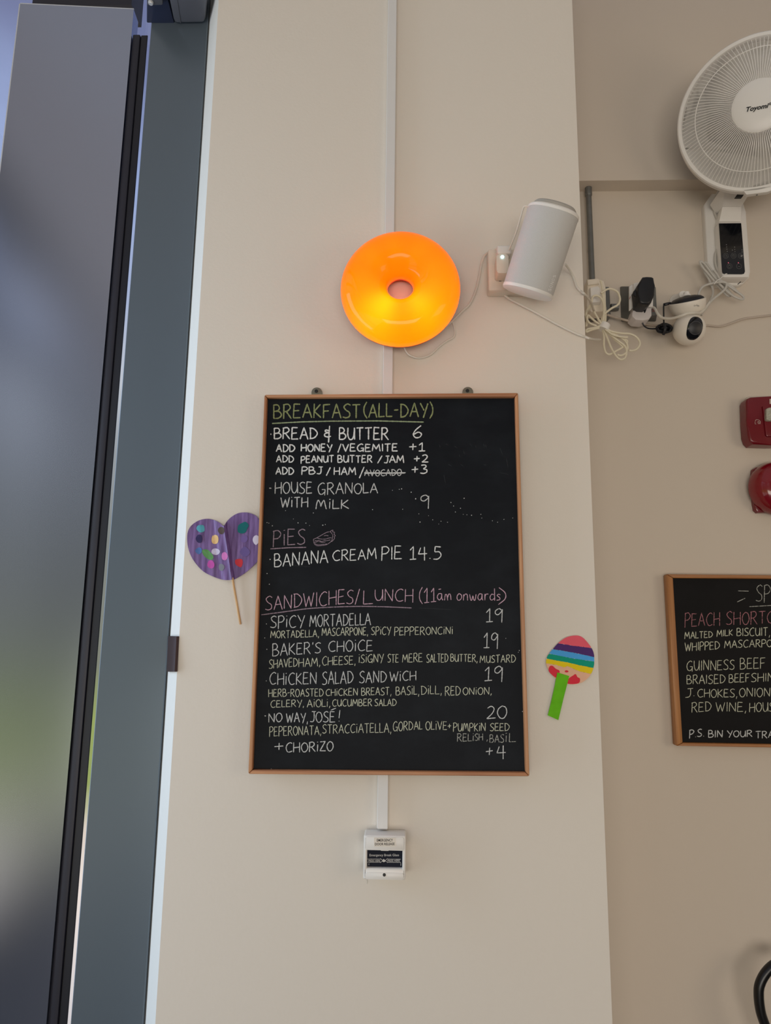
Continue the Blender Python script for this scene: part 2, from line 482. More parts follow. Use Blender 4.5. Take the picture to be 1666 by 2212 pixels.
# ------------------------------------------------------------------ hand lettering: a single-stroke alphabet
def _S(*p): return ('s', p)
def _L(*p): return ('l', p)
GL = {
 'A': (.64, [_L((0, 0), (.31, 1), (.62, -.03)), _L((.10, .36), (.53, .38))]),
 'B': (.56, [_L((.02, 0), (.02, 1)), _S((.0, .98), (.30, .98), (.42, .76), (.30, .56), (.03, .50)), _S((.03, .50), (.38, .50), (.54, .26), (.36, .03), (0, 0))]),
 'C': (.60, [_S((.58, .90), (.40, 1), (.14, .82), (.02, .46), (.14, .08), (.34, 0), (.58, .10))]),
 'D': (.62, [_L((.06, 0), (.05, 1)), _S((-.02, .97), (.30, .94), (.56, .66), (.58, .40), (.36, .08), (0, 0))]),
 'E': (.52, [_L((.46, .98), (.04, 1), (.0, 0), (.50, .02)), _L((.03, .50), (.40, .53))]),
 'F': (.50, [_L((.48, 1), (.04, .98), (.02, -.02)), _L((.03, .50), (.40, .54))]),
 'G': (.64, [_S((.56, .90), (.38, 1), (.12, .80), (.02, .46), (.14, .08), (.36, .02), (.54, .20)), _L((.34, .42), (.60, .42), (.56, -.08))]),
 'H': (.60, [_L((.02, 1), (0, -.02)), _L((.56, 1), (.55, -.04)), _L((.0, .46), (.58, .52))]),
 'I': (.14, [_L((.07, 1), (.06, 0))]),
 'i': (.16, [_L((.08, .74), (.06, 0)), _L((.03, .98), (.12, 1.0))]),
 'J': (.46, [_S((.40, 1), (.40, .40), (.30, .06), (.02, .06)), _L((.18, 1), (.58, 1))]),
 'K': (.54, [_L((.04, 1), (.02, -.02)), _L((.48, .95), (.05, .46), (.52, 0))]),
 'L': (.44, [_L((.02, 1), (.0, .02), (.44, .04))]),
 'M': (.76, [_L((.0, 0), (.10, 1), (.36, .30), (.62, 1), (.72, -.02))]),
 'm': (.74, [_S((.0, 0), (.06, .6), (.16, .98), (.30, .60), (.34, .30), (.42, .70), (.54, .96), (.62, .5), (.70, 0))]),
 'N': (.62, [_L((.02, 0), (.04, 1), (.54, 0), (.58, 1))]),
 'O': (.60, [_S((.30, 1), (.08, .80), (.0, .44), (.16, .04), (.40, .02), (.58, .40), (.50, .84), (.26, 1))]),
 'o': (.46, [_S((.22, .72), (.04, .50), (.04, .16), (.20, 0), (.40, .20), (.40, .54), (.20, .72))]),
 'P': (.52, [_L((.04, 1), (.0, -.10)), _S((-.02, .96), (.32, 1), (.50, .76), (.34, .50), (.03, .44))]),
 'R': (.58, [_L((.05, 1), (.02, -.04)), _S((-.02, .96), (.34, 1), (.48, .76), (.30, .52), (.03, .46)), _L((.20, .48), (.56, -.04))]),
 'S': (.52, [_S((.50, .90), (.30, 1), (.06, .82), (.18, .56), (.42, .38), (.44, .12), (.22, 0), (-.02, .08))]),
 'T': (.58, [_L((.0, .98), (.56, 1.0)), _L((.28, 1), (.27, -.04))]),
 'U': (.60, [_S((.03, 1), (.03, .40), (.16, .04), (.38, .06), (.52, .40), (.56, 1)), _L((.56, 1), (.57, 0))]),
 'V': (.58, [_L((.0, 1), (.28, 0), (.56, 1))]),
 'W': (.80, [_L((.0, 1), (.18, 0), (.40, .78), (.56, 0), (.78, 1))]),
 'Y': (.58, [_L((.0, 1), (.28, .46)), _L((.58, 1), (.22, -.12))]),
 'Z': (.54, [_L((.04, .98), (.50, 1), (.02, .02), (.54, .02))]),
 '0': (.56, [_S((.28, 1), (.06, .76), (.0, .40), (.16, .04), (.38, .02), (.54, .42), (.48, .84), (.24, 1))]),
 '1': (.42, [_L((.02, .70), (.24, 1), (.22, .02)), _L((.0, .0), (.42, .02))]),
 '2': (.54, [_S((.06, .86), (.28, 1), (.46, .78), (.32, .42), (.02, .02)), _L((.02, .02), (.54, .04))]),
 '3': (.52, [_S((.06, .96), (.34, 1.0), (.42, .80), (.22, .54)), _S((.22, .54), (.46, .42), (.46, .12), (.24, -.02), (.0, .02))]),
 '4': (.56, [_L((.16, .92), (.02, .42), (.56, .46)), _L((.40, 1), (.40, -.08))]),
 '5': (.52, [_L((.50, .98), (.14, 1), (.10, .58)), _S((.10, .58), (.40, .58), (.50, .28), (.30, .02), (.02, .0))]),
 '6': (.52, [_S((.46, 1), (.16, .66), (.02, .28), (.16, .02), (.40, .06), (.48, .32), (.30, .46), (.06, .30))]),
 '9': (.50, [_S((.46, .80), (.28, .98), (.06, .84), (.04, .60), (.22, .52), (.44, .78)), _L((.46, .92), (.42, -.10))]),
 ',': (.16, [_L((.10, .10), (.03, -.20))]),
 '.': (.14, [_L((.03, .04), (.09, .05))]),
 "'": (.14, [_L((.08, 1.05), (.05, .82))]),
 '/': (.34, [_L((.32, 1.05), (.02, -.16))]),
 '-': (.36, [_L((.02, .48), (.34, .52))]),
 '+': (.50, [_L((.0, .46), (.48, .52)), _L((.26, .86), (.24, .08))]),
 '!': (.16, [_L((.12, 1.2), (.06, .34)), _L((.04, .04), (.08, .05))]),
 '(': (.26, [_S((.24, 1.14), (.04, .74), (.04, .26), (.26, -.10))]),
 ')': (.26, [_S((.02, 1.14), (.22, .74), (.22, .30), (.0, -.12))]),
 '&': (.46, [_S((.34, .72), (.10, .80), (.06, .64), (.30, .54)), _S((.30, .54), (.04, .44), (.02, .24), (.22, .14), (.40, .20)), _L((.32, 1.2), (.26, -.40))]),
 'a': (.50, [_S((.38, .66), (.14, .64), (.02, .30), (.16, .02), (.34, .20), (.40, .62)), _S((.40, .66), (.40, .20), (.48, 0))]),
 'n': (.46, [_L((.04, .66), (.02, 0)), _S((.03, .40), (.18, .66), (.36, .60), (.40, 0))]),
 'w': (.62, [_S((.0, .66), (.10, .06), (.20, .06), (.30, .50), (.40, .06), (.50, .10), (.60, .66))]),
 'r': (.36, [_L((.04, .66), (.03, 0)), _S((.03, .36), (.14, .60), (.34, .62))]),
 'd': (.50, [_S((.38, .58), (.16, .64), (.02, .30), (.16, .02), (.40, .20)), _L((.42, 1.25), (.44, -.02))]),
 's': (.38, [_S((.34, .60), (.16, .66), (.06, .50), (.28, .30), (.28, .08), (.0, .02))]),
 'q': (.70, [_S((.0, 0), (.04, .40), (.10, .62), (.22, .52), (.28, .0)), _S((.28, .30), (.36, .62), (.50, .58), (.56, .05))]),   # small joined m
 ' ': (.36, []),
}
KERN = 0.12
def word_strokes(text, x0, y0, x1, y1, h0, h1=None, jit=0.03):
    """strokes of one handwritten word, in pixels of the photograph"""
    h1 = h1 or h0
    tot = sum(GL[c][0] for c in text) + KERN * (len(text) - 1)
    out = []; a = 0.0
    for c in text:
        w, st = GL[c]
        dy = R.uniform(-jit, jit); sc = 1 + R.uniform(-jit, jit)
        for kind, pts in st:
            q = []
            for (gx, gy) in pts:
                s = (a + gx) / tot
                bx = x0 + (x1 - x0) * s; by = y0 + (y1 - y0) * s
                hh = h0 + (h1 - h0) * s
                q.append(Vector((bx + R.uniform(-.012, .012) * hh, by - (gy * sc + dy + R.uniform(-.015, .015)) * hh, 0)))
            out.append(smoothline(q, 6) if kind == 's' else [Vector(p) for p in q])
        a += w + KERN
    return out
def dense(line, step=2.0):
    out = [line[0]]
    for a, b in zip(line, line[1:]):
        n = max(1, int((b - a).length / step))
        out += [a.lerp(b, (k + 1) / n) for k in range(n)]
    return out
LIFT = [0]
def chalk(bm, strokes, width, Y):
    """lay chalk strokes (pixels) on the board plane y = Y as thin ribbons"""
    for ln in strokes:
        ln = dense(ln)
        if len(ln) < 2: continue
        LIFT[0] += 1
        yy = Y - 2e-5 * (LIFT[0] % 12)
        prev = None
        for i, p in enumerate(ln):
            a = ln[max(0, i - 1)]; b = ln[min(len(ln) - 1, i + 1)]
            d = b - a
            if d.length < 1e-6: continue
            nrm = Vector((-d.y, d.x, 0)).normalized()
            w = width * (0.39 + R.uniform(-.08, .08)) * (0.75 if i in (0, len(ln) - 1) else 1.0)
            v = (bm.verts.new(P(p.x + nrm.x * w, p.y + nrm.y * w, yy)), bm.verts.new(P(p.x - nrm.x * w, p.y - nrm.y * w, yy)))
            if prev: bm.faces.new((prev[0], prev[1], v[1], v[0]))
            prev = v
def px_line(*pts): return [Vector((x, y, 0)) for x, y in pts]
def chalk_dot(bm, x, y, r, Y):
    n = 7
    LIFT[0] += 1
    vs = [bm.verts.new(P(x + r * math.cos(2 * PI * k / n) * R.uniform(.7, 1.2), y + r * math.sin(2 * PI * k / n) * R.uniform(.7, 1.2), Y - 2e-5 * (LIFT[0] % 12))) for k in range(n)]
    bm.faces.new(vs)

# =================================================================== THE SETTING
def struct(name, bm, m, **k):
    o = obj(name, bm, m, smooth=0, **k)
    o['kind'] = 'structure'
    return o
Z_TOP, X_R, Y_REAR, X_L = 3.9, 3.6, -6.0, -1.95
bm = box(nb(), (X_L - .1, Y_REAR - .1, -0.1), (X_R + .1, .6, 0)); struct('floor', bm, M['floor'])
bm = box(nb(), (X_L - .2, Y_REAR - .1, Z_TOP), (X_R + .1, 0.19, Z_TOP + .1)); struct('ceiling', bm, M['ceiling'])
bm = box(nb(), (-.3, Y_REAR - .1, 0), (X_R + .1, Y_REAR, Z_TOP)); struct('wall_rear', bm, M['paint'])
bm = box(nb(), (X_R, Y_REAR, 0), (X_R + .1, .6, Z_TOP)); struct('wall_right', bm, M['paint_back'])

XE = P(404, 1106).x                            # left corner of the pillar
XP = (P(1238, 0).x + P(1298, 1600).x + P(1322, 2212).x) / 3   # right corner
Y_B = 0.120                                    # face of the slate panel
XS = (P(406.6, 700, Y_B).x + P(362, 1396, Y_B).x) / 2   # where the splayed reveal meets it
# pillar
bm = nb()
prism(bm, [(XE, 0, 0), (XP, 0, 0), (XP, Y_BACK + .1, 0), (XE, Y_BACK + .1, 0)], (0, 0, Z_TOP))
struct('wall_front', bm, M['paint'])
bm = nb()
prism(bm, [(XE, 0.001, 0), (XS, Y_B + .012, 0), (XS, Y_BACK, 0), (XE, Y_BACK, 0)], (0, 0, Z_TOP))
struct('trim_1', bm, M['paint_white'])
# recessed wall with its upper part standing forward over a narrow soffit
z_led = P(1400, 412.5, Y_BACK).z
y_led = depth_for(1400, 389, z_led)
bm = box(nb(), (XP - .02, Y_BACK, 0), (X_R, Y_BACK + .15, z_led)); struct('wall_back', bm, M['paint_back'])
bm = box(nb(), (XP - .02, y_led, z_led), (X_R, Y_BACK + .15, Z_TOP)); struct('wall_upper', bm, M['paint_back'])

# slate clad mullion
XB = (P(275, 696, Y_B).x + P(221.5, 1365, Y_B).x + P(150.5, 2207, Y_B).x) / 3
bm = box(nb(), (XB, Y_B, 0), (XS, Y_B + .10, Z_TOP), 0.002, 1)
o = struct('trim_2', bm, M['slate'])
# clad door leaf, a little ajar: right end farther away
Y_A = 0.180
xa = (P(229.4, 700, Y_A).x + P(171, 1393, Y_A).x + P(101, 2208, Y_A).x) / 3
ANG = math.radians(4.5)
ux = Vector((-math.cos(ANG), -math.sin(ANG), 0))
# left end: where the sight line of its corner meets the leaf
d = ray(22, 190)
den = d.x * ux.y - d.y * ux.x
s_l = (d.x * (CAM.y - Y_A) - d.y * (CAM.x - xa)) / den
A0 = Vector((xa, Y_A, 0)); A1 = A0 + ux * abs(s_l)
z_A = P(285, 20, Y_A).z
nrm = Vector((-ux.y, ux.x, 0)); nrm = nrm if nrm.y > 0 else -nrm
door = thing('door_1', 'grey metal clad door leaf standing slightly ajar left of the pillar', 'door', A0); door['kind'] = 'structure'
bm = nb(); hexa(bm, [A0, A1, A1 + Vector((0, 0, z_A)), A0 + Vector((0, 0, z_A))], [p + nrm * .045 for p in (A0, A1, A1 + Vector((0, 0, z_A)), A0 + Vector((0, 0, z_A)))])
obj('door_panel', bm, M['clad'], door, smooth=0)
bm = nb(); q = A1 + ux * .003
hexa(bm, [A1, q, q + Vector((0, 0, z_A)), A1 + Vector((0, 0, z_A))], [p + nrm * .004 for p in (A1, q, q + Vector((0, 0, z_A)), A1 + Vector((0, 0, z_A)))])
t_ = [A0 + Vector((0, 0, z_A)), A1 + Vector((0, 0, z_A))]
hexa(bm, [t_[0], t_[1], t_[1] + Vector((0, 0, .003)), t_[0] + Vector((0, 0, .003))], [p + nrm * .004 for p in (t_[0], t_[1], t_[1] + Vector((0, 0, .003)), t_[0] + Vector((0, 0, .003)))])
obj('edge_strip', bm, M['edge'], door, 'bright metal edge strip', smooth=0)
xg1 = (P(266, 700, Y_A).x + P(209, 1400, Y_A).x + P(145, 2208, Y_A).x) / 3
z_G = P(303, 71, Y_A).z
xm = xa + (xg1 - xa) * .52
bm = nb(); box(bm, (xa + .001, Y_A + .004, 0), (xm, Y_A + .05, z_G), .004, 2)
obj('door_stile', bm, M['gasket'], door, 'dark stile along the door edge')
bm = nb(); box(bm, (xm + .001, Y_A + .008, 0), (xg1 - .002, Y_A + .05, z_G), .001, 1, Matrix.Identity(4))
for v in bm.verts:                              # the lip is thin towards the gap
    if v.co.x > xg1 - .006: v.co.y = min(v.co.y, Y_A + .011)
obj('rubber_seal', bm, M['gasket2'], door, 'black rubber seal')
# frame round the door head and the glass beyond
bm = nb(); box(bm, (P(70, 5, .2).x, .20, P(180, 12, .2).z), (P(284, 10, .2).x, .28, Z_TOP)); struct('trim_3', bm, M['gasket'])
def glass_mat():
    m = bpy.data.materials.new('clear_glass'); m.use_nodes = True
    t = m.node_tree; t.nodes.clear()
    o = t.nodes.new('ShaderNodeOutputMaterial'); mx = t.nodes.new('ShaderNodeMixShader')
    tr = t.nodes.new('ShaderNodeBsdfTransparent'); gl = t.nodes.new('ShaderNodeBsdfGlossy')
    tr.inputs['Color'].default_value = (.93, .95, .97, 1); gl.inputs['Roughness'].default_value = 0.02
    mx.inputs[0].default_value = 0.06
    t.links.new(tr.outputs[0], mx.inputs[1]); t.links.new(gl.outputs[0], mx.inputs[2]); t.links.new(mx.outputs[0], o.inputs[0])
    return m
M['glass'] = glass_mat()
win = thing('window_1', 'clear glass beyond the ajar metal door', 'window', (X_L, .26, 0)); win['kind'] = 'structure'
bm = box(nb(), (X_L + .03, .255, .0), (XS - .04, .263, Z_TOP)); obj('glass_pane', bm, M['glass'], win, smooth=0)
bm = box(nb(), (X_L - .02, .23, 0), (X_L + .03, .29, Z_TOP)); obj('window_frame', bm, M['gasket'], win, smooth=0)
# tall shopfront glazing down the left side of the room
w2 = thing('window_2', 'tall shopfront glazing along the left side', 'window', (X_L, -3, 0)); w2['kind'] = 'structure'
bm = nb()
for yy in (-5.9, -4.4, -3.0, -1.55, -.1):
    box(bm, (X_L - .05, yy - .04, 0), (X_L + .05, yy + .04, Z_TOP))
for zz in (.06, 3.25, Z_TOP - .05):
    box(bm, (X_L - .04, -5.9, zz - .05), (X_L + .04, -.1, zz + .05))
obj('window_frame', bm, M['gasket'], w2, smooth=0)

# =================================================================== THINGS ON THE PILLAR
# ---- door closer housing at the head of the mullion
t = thing('door_closer', 'dark navy and grey door closer housing at the top of the slate panel', 'door closer', P(380, 45, Y_B))
zc0 = P(380, 51, Y_B - .002).z
def PZ(px, py, z):
    d_ = ray(px, py)
    return CAM + d_ * ((z - CAM.z) / d_.z)
def slab(name, quad, z, h, m, bev, label=None):
    b = nb(); a = [PZ(x, y, z) for x, y in quad]
    hexa(b, a, [p + Vector((0, 0, h)) for p in a], bev)
    return obj(name, b, m, t, label)
slab('closer_body', ((317, 50), (377, 51.5), (347, -60), (318, -60)), zc0 + .004, .09, M['navy'], .003)
slab('closer_cover', ((376, 52), (443, 51), (455, -60), (352, -60)), zc0 - .006, .10, M['greymetal'], .010, 'grey rounded cover')
slab('cover_rib', ((389, 50), (391, 50), (374, -60), (372, -60)), zc0 - .0075, .006, M['greymetal'], .0005)
slab('closer_arm', ((318, 13), (352, 12), (348, -30), (318, -30)), zc0 - .012, .016, M['greymetal'], .004)
bm = nb(); lathe(bm, PZ(326, 5, zc0 - .013), (0, 0, -1), [(.007, -.004), (.007, .003), (.005, .006), (0, .006)], 20); obj('pivot_cap', bm, M['edge'], t, 'bright metal pivot cap')

# ---- maroon plate on the white reveal
sl = (Vector((XS, Y_B + .012, 0)) - Vector((XE, 0, 0)))
nv = Vector((-sl.y, sl.x, 0)).normalized(); nv = nv if nv.y < 0 else -nv
def on_splay(px, py):
    d = ray(px, py); p0 = Vector((XE, 0, 0)); n_ = nv
    return CAM + d * ((p0 - CAM).dot(n_) / d.dot(n_)) + nv * .0005
a = [on_splay(369, 1374), on_splay(387.5, 1374.5), on_splay(383.5, 1451), on_splay(366, 1451)]
bm = nb(); prism(bm, [p + nv * .006 for p in a], -nv * .006, .001)
o = obj('cover_plate', bm, M['brown'], loc=tuple(a[3])); tag(o, 'small dark maroon rectangular plate on the white reveal beside the pillar', 'plate')

# ---- surface trunking down the pillar
xl = (P(837, 0).x + P(820, 1700).x) / 2; xr = (P(858, 0).x + P(838, 1700).x) / 2
dpt = .016
zt = Z_TOP; zb = P(828, 1790, -.008).z
bm = box(nb(), (xl, -dpt, zb), (xr, .0, zt), .0015, 1)
t = thing('cable_trunking', 'white square cable trunking running down the pillar behind lamp and menu board', 'trunking', (xl, 0, zb))
obj('trunking_base', bm, M['trunk'], t)
bm = box(nb(), (xl - .0005, -dpt - .002, zb + .002), (xr + .0005, -dpt + .004, zt), .001, 1)
obj('trunking_lid', bm, M['trunk'], t)

# ---- the big menu board
YB = -.022; YF = -.034
corner = {'tl': (571, 852), 'tr': (1120, 848), 'br': (1144.5, 1677.5), 'bl': (536, 1672.5)}
inner = {'tl': (577, 859), 'tr': (1112.5, 857), 'br': (1135.5, 1668), 'bl': (545.5, 1663)}
O = {k: P(*v, YF) for k, v in corner.items()}; I = {k: P(*v, YF) for k, v in inner.items()}
mb = thing('menu_board', 'tall wood framed chalkboard menu listing breakfast, pies and sandwiches on the pillar', 'chalkboard', (O['bl'] + O['br']) / 2)
def rail(a, b, c, d, m, name='frame_rail', back=-.003, parent=None, rb=.003):
    bm = nb()
    hexa(bm, [a, b, c, d], [Vector((p.x, back, p.z)) for p in (a, b, c, d)], rb)
    return obj(name, bm, m, parent)
rail(O['tl'], O['tr'], I['tr'], I['tl'], M['wood_x'], parent=mb, back=-.0195)
rail(O['bl'], O['br'], I['br'], I['bl'], M['wood_x'], parent=mb, back=-.0195)
rail(O['tl'], I['tl'], I['bl'], O['bl'], M['wood_z'], 'frame_stile', parent=mb, back=-.0195)
rail(O['tr'], I['tr'], I['br'], O['br'], M['wood_z'], 'frame_stile', parent=mb, back=-.0195)
bm = nb(); e = .002
a = [Vector((p.x, YB, p.z)) for p in (I['tl'] + Vector((-e, 0, e)), I['tr'] + Vector((e, 0, e)), I['br'] + Vector((e, 0, -e)), I['bl'] + Vector((-e, 0, -e)))]
hexa(bm, a, [Vector((p.x, -.0196, p.z)) for p in a]); obj('writing_surface', bm, M['board'], mb, 'black writing surface', smooth=0)
for (cx_, cy_) in ((684.5, 852), (1011, 851)):
    bm = nb(); w = 11.5
    pts = [P(cx_ - w, cy_ + 6, -.006), P(cx_ + w, cy_ + 6, -.006), P(cx_ + w, cy_ - 5, -.006)]
    pts += [P(cx_ + w * math.cos(k * PI / 10), cy_ - 5 - 10.5 * math.sin(k * PI / 10), -.006) for k in range(1, 10)] + [P(cx_ - w, cy_ - 5, -.006)]
    prism(bm, pts, (0, .005, 0), .001)
    h = obj('hanging_bracket', bm, M['bracket'], mb, 'tarnished metal hanging lug')
    bm = nb(); lathe(bm, P(cx_ - 1, cy_ - 7, -.0062), (0, -1, 0), [(.0042, 0), (.0038, .002), (0, .0026)], 14)
    obj('screw', bm, M['bracket_hole'], h)
YC = YB - .0004
def conv(ox, oy, sc):
    return lambda x, y: (ox + x / sc, oy + y / sc)
c1 = conv(540, 820, 3.967); c3 = conv(540, 1110, 3.622); c4 = conv(530, 1250, 5.206); c5 = conv(830, 1250, 5.206); c6 = conv(530, 1460, 5.206); c7 = conv(830, 1460, 5.206)
def W(cv, text, x0, y0, x1, y1, top0, top1=None):
    """word given by its zoomed-in position: baseline ends and cap-line heights"""
    top1 = top0 + (y1 - y0) if top1 is None else top1
    a, b = cv(x0, y0), cv(x1, y1)
    h0 = a[1] - cv(x0, top0)[1]; h1 = b[1] - cv(x1, top1)[1]
    return word_strokes(text, a[0], a[1], b[0], b[1], h0, h1)
def writing(name, lines, width, m, Y=YC, parent=None, label=None):
    bm = nb()
    for s in lines: chalk(bm, s, width, Y)
    return obj(name, bm, m, parent or mb, label, smooth=0)
L1 = lambda cv, *p: [px_line(*[cv(x, y) for x, y in p])]
def dotl(cv, x, y, r=4): return [px_line(cv(x - r, y), cv(x + r, y + 1)), px_line(cv(x - r * .7, y + r * .5), cv(x + r * .7, y + r * .6))]
writing('chalk_heading', [W(c1, 'BREAKFAST', 202, 330, 950, 326, 212), W(c1, '(ALL-DAY)', 975, 322, 1570, 318, 205, 205)], 3.6, M['ch_green'], label='green chalk heading BREAKFAST (ALL-DAY)')
writing('chalk_underline', [L1(c1, (190, 376), (450, 362), (700, 356), (1100, 354), (1490, 364))], 3.2, M['ch_green2'])
writing('chalk_line', [W(c1, 'BREAD', 208, 508, 580, 508, 412), W(c1, '&', 640, 505, 702, 505, 412), W(c1, 'BUTTER', 765, 512, 1190, 512, 412), dotl(c1, 180, 467)], 3.6, M['ch_white'])
writing('chalk_price', [W(c1, '6', 1398, 500, 1476, 500, 395)], 3.3, M['ch_white'])
writing('chalk_line', [W(c1, 'ADD', 226, 618, 385, 616, 556), W(c1, 'HONEY', 440, 614, 706, 614, 552), W(c1, '/VEGEMiTE'.replace('i', 'I'), 752, 614, 1268, 614, 552)], 3.4, M['ch_white'])
writing('chalk_price', [W(c1, '+1', 1365, 610, 1502, 610, 540)], 3.3, M['ch_white'])
writing('chalk_line', [W(c1, 'ADD', 226, 708, 376, 708, 650), W(c1, 'PEANUT', 438, 714, 720, 706, 656, 648), W(c1, 'BUTTER', 752, 710, 1050, 710, 650), W(c1, '/', 1092, 708, 1136, 708, 652), W(c1, 'JAM', 1148, 714, 1322, 714, 652)], 3.2, M['ch_white'])
writing('chalk_price', [W(c1, '+2', 1405, 708, 1530, 708, 645)], 3.3, M['ch_white'])
writing('chalk_line', [W(c1, 'ADD', 222, 812, 376, 812, 752), W(c1, 'PBJ', 445, 810, 615, 810, 748), W(c1, '/', 652, 816, 692, 816, 758), W(c1, 'HAM', 722, 816, 910, 816, 752), W(c1, '/', 935, 830, 982, 830, 752)], 3.2, M['ch_white'])
writing('chalk_price', [W(c1, '+3', 1386, 804, 1522, 804, 735)], 3.3, M['ch_white'])
writing('chalk_line', [W(c1, 'AVOCADO', 982, 826, 1300, 822, 772), L1(c1, (980, 796), (1150, 799), (1335, 797)), L1(c1, (980, 804), (1200, 803), (1330, 801))], 2.4, M['ch_soft'], label='struck through chalk word AVOCADO')
writing('chalk_line', [W(c1, 'HOUSE', 216, 975, 535, 972, 878), W(c1, 'GRANOLA', 582, 985, 1098, 970, 885, 885), L1(c1, (166, 930), (184, 931))], 2.6, M['ch_soft'])
writing('chalk_line', [W(c1, 'WiTH', 266, 1095, 500, 1090, 1012), W(c1, 'miLK', 566, 1108, 850, 1106, 1030)], 2.8, M['ch_soft'])
writing('chalk_price', [W(c1, '9', 1462, 1095, 1540, 1095, 985)], 2.6, M['ch_soft'])
writing('chalk_heading', [W(c3, 'PiES', 182, 248, 436, 240, 128)], 2.6, M['ch_mauve'], label='mauve chalk heading PIES')
writing('chalk_underline', [L1(c3, (160, 274), (300, 265), (440, 262))], 2.6, M['ch_mauve'])
cp = conv(660, 1120, 16.66)
def PL(*pts): return smoothline([Vector((*cp(x, y), 0)) for x, y in pts], 5)
pie = [PL((285, 750), (400, 700), (560, 610), (740, 510), (880, 470)), PL((400, 700), (560, 738), (720, 740), (840, 705), (935, 690)),
       PL((890, 475), (950, 540), (985, 620), (965, 700), (960, 770), (930, 840)), PL((285, 750), (300, 850), (340, 940), (420, 980), (560, 975), (740, 950), (860, 880), (960, 790)),
       PL((310, 850), (370, 855), (450, 830), (540, 845), (620, 860), (720, 850)), PL((330, 800), (420, 800), (500, 790), (580, 830), (680, 800), (760, 800), (900, 770)),
       PL((890, 475), (930, 440), (990, 420), (980, 480), (1050, 500), (1030, 570), (1080, 620), (1030, 660), (1050, 705), (1000, 780), (945, 835)), PL((665, 625), (740, 610), (830, 625)),
       PL((340, 900), (420, 940), (600, 935), (780, 915))]
writing('chalk_drawing', [pie], 1.5, M['ch_mauve'], label='small chalk drawing of a pie slice')
writing('chalk_line', [W(c3, 'BANANA', 192, 415, 612, 382, 312, 285), W(c3, 'CREAM', 648, 366, 992, 355, 288, 268), W(c3, 'PIE', 1032, 356, 1190, 354, 256), W(c3, '14.5', 1250, 356, 1498, 352, 256), dotl(c3, 158, 355)], 2.8, M['ch_white'])
writing('chalk_heading', [W(c3, 'SANDWICHES', 122, 752, 812, 700, 645, 590), W(c3, '/', 820, 690, 862, 690, 588), W(c3, 'L', 888, 708, 962, 704, 600), W(c3, 'UNCH', 978, 678, 1280, 690, 592, 590), W(c3, '(11', 1325, 692, 1458, 690, 582), W(c5, 'aq', 596, 243, 772, 243, 135), W(c5, 'onwards', 818, 243, 1312, 243, 136), W(c5, ')', 1285, 275, 1376, 275, 125), [px_line(c5(612, 121), c5(640, 116))]], 2.2, M['ch_pink'], label='pink chalk heading SANDWICHES/LUNCH (11am onwards)')
writing('chalk_underline', [[smoothline([Vector((*c3(x, y), 0)) for x, y in ((90, 790), (280, 765), (450, 742), (640, 730), (850, 724), (1050, 727), (1265, 736))], 5)]], 2.6, M['ch_mauve'])
writing('chalk_line', [W(c4, 'SPiCY', 285, 552, 668, 545, 420, 415), W(c4, 'MORTADELLA', 726, 538, 1412, 522, 410, 392), dotl(c4, 238, 508)], 2.4, M['ch_soft'])
writing('chalk_price', [W(c5, '19', 1146, 484, 1336, 476, 335, 325)], 2.6, M['ch_soft'])
writing('chalk_line', [W(c4, 'MORTADELLA,', 285, 668, 830, 655, 590, 575), W(c4, 'MASCARPONE,', 862, 642, 1382, 632, 558, 545), W(c4, 'SPiCY', 1418, 632, 1640, 625, 545), W(c5, 'PEPPERONCiNi', 116, 638, 775, 622, 548, 540)], 1.9, M['ch_cream'])
writing('chalk_line', [W(c4, "BAKER'S", 306, 868, 852, 838, 728, 722), W(c4, 'CHOiCE', 935, 818, 1436, 812, 700, 688), dotl(c4, 243, 793)], 2.4, M['ch_soft'])
writing('chalk_price', [W(c5, '19', 1120, 774, 1284, 768, 612, 602)], 2.6, M['ch_soft'])
writing('chalk_line', [W(c4, 'SHAVED', 268, 1010, 590, 984, 912, 890), W(c4, 'HAM,', 602, 994, 845, 980, 896, 885), W(c4, 'CHEESE,', 866, 975, 1242, 960, 880, 868), W(c4, 'iSiGNY', 1276, 945, 1556, 940, 855, 848), W(c5, 'STE', 40, 942, 165, 940, 852), W(c5, 'MERE', 206, 938, 432, 935, 850, 838), W(c5, 'SALTED', 478, 940, 720, 938, 848), W(c5, 'BUTTER,', 748, 930, 1052, 935, 848), W(c5, 'MUSTARD', 1078, 945, 1480, 940, 868, 855)], 1.9, M['ch_cream'])
writing('chalk_line', [W(c4, 'CHiCKEN', 276, 1192, 805, 1185, 1062, 1058), W(c4, 'SALAD', 868, 1190, 1215, 1175, 1048, 1040), W(c4, 'SAND', 1285, 1172, 1590, 1165, 1042, 1038), W(c5, 'WiCH', 66, 1155, 362, 1140, 1042, 1035), dotl(c4, 236, 1148)], 2.4, M['ch_soft'])
writing('chalk_price', [W(c5, '19', 1130, 1145, 1338, 1145, 988, 985)], 2.6, M['ch_soft'])
writing('chalk_line', [W(c6, 'HERB-ROASTED', 262, 236, 880, 226, 152, 142), W(c6, 'CHiCKEN', 906, 222, 1266, 218, 148, 138), W(c6, 'BREAST,', 1306, 218, 1645, 214, 136, 130), W(c7, 'BASiL,', 132, 215, 396, 212, 122, 112), W(c7, 'DiLL,', 416, 208, 650, 206, 112), W(c7, 'RED', 686, 220, 860, 216, 118), W(c7, 'ONiON,', 888, 212, 1212, 205, 132)], 1.9, M['ch_cream'])
writing('chalk_line', [W(c6, 'CELERY,', 286, 355, 662, 345, 278, 268), W(c6, 'AiOLi,', 696, 352, 958, 345, 268), W(c6, 'CUCUMBER', 980, 345, 1426, 335, 268, 258), W(c6, 'SALAD', 1456, 338, 1700, 334, 262, 256)], 1.9, M['ch_cream'])
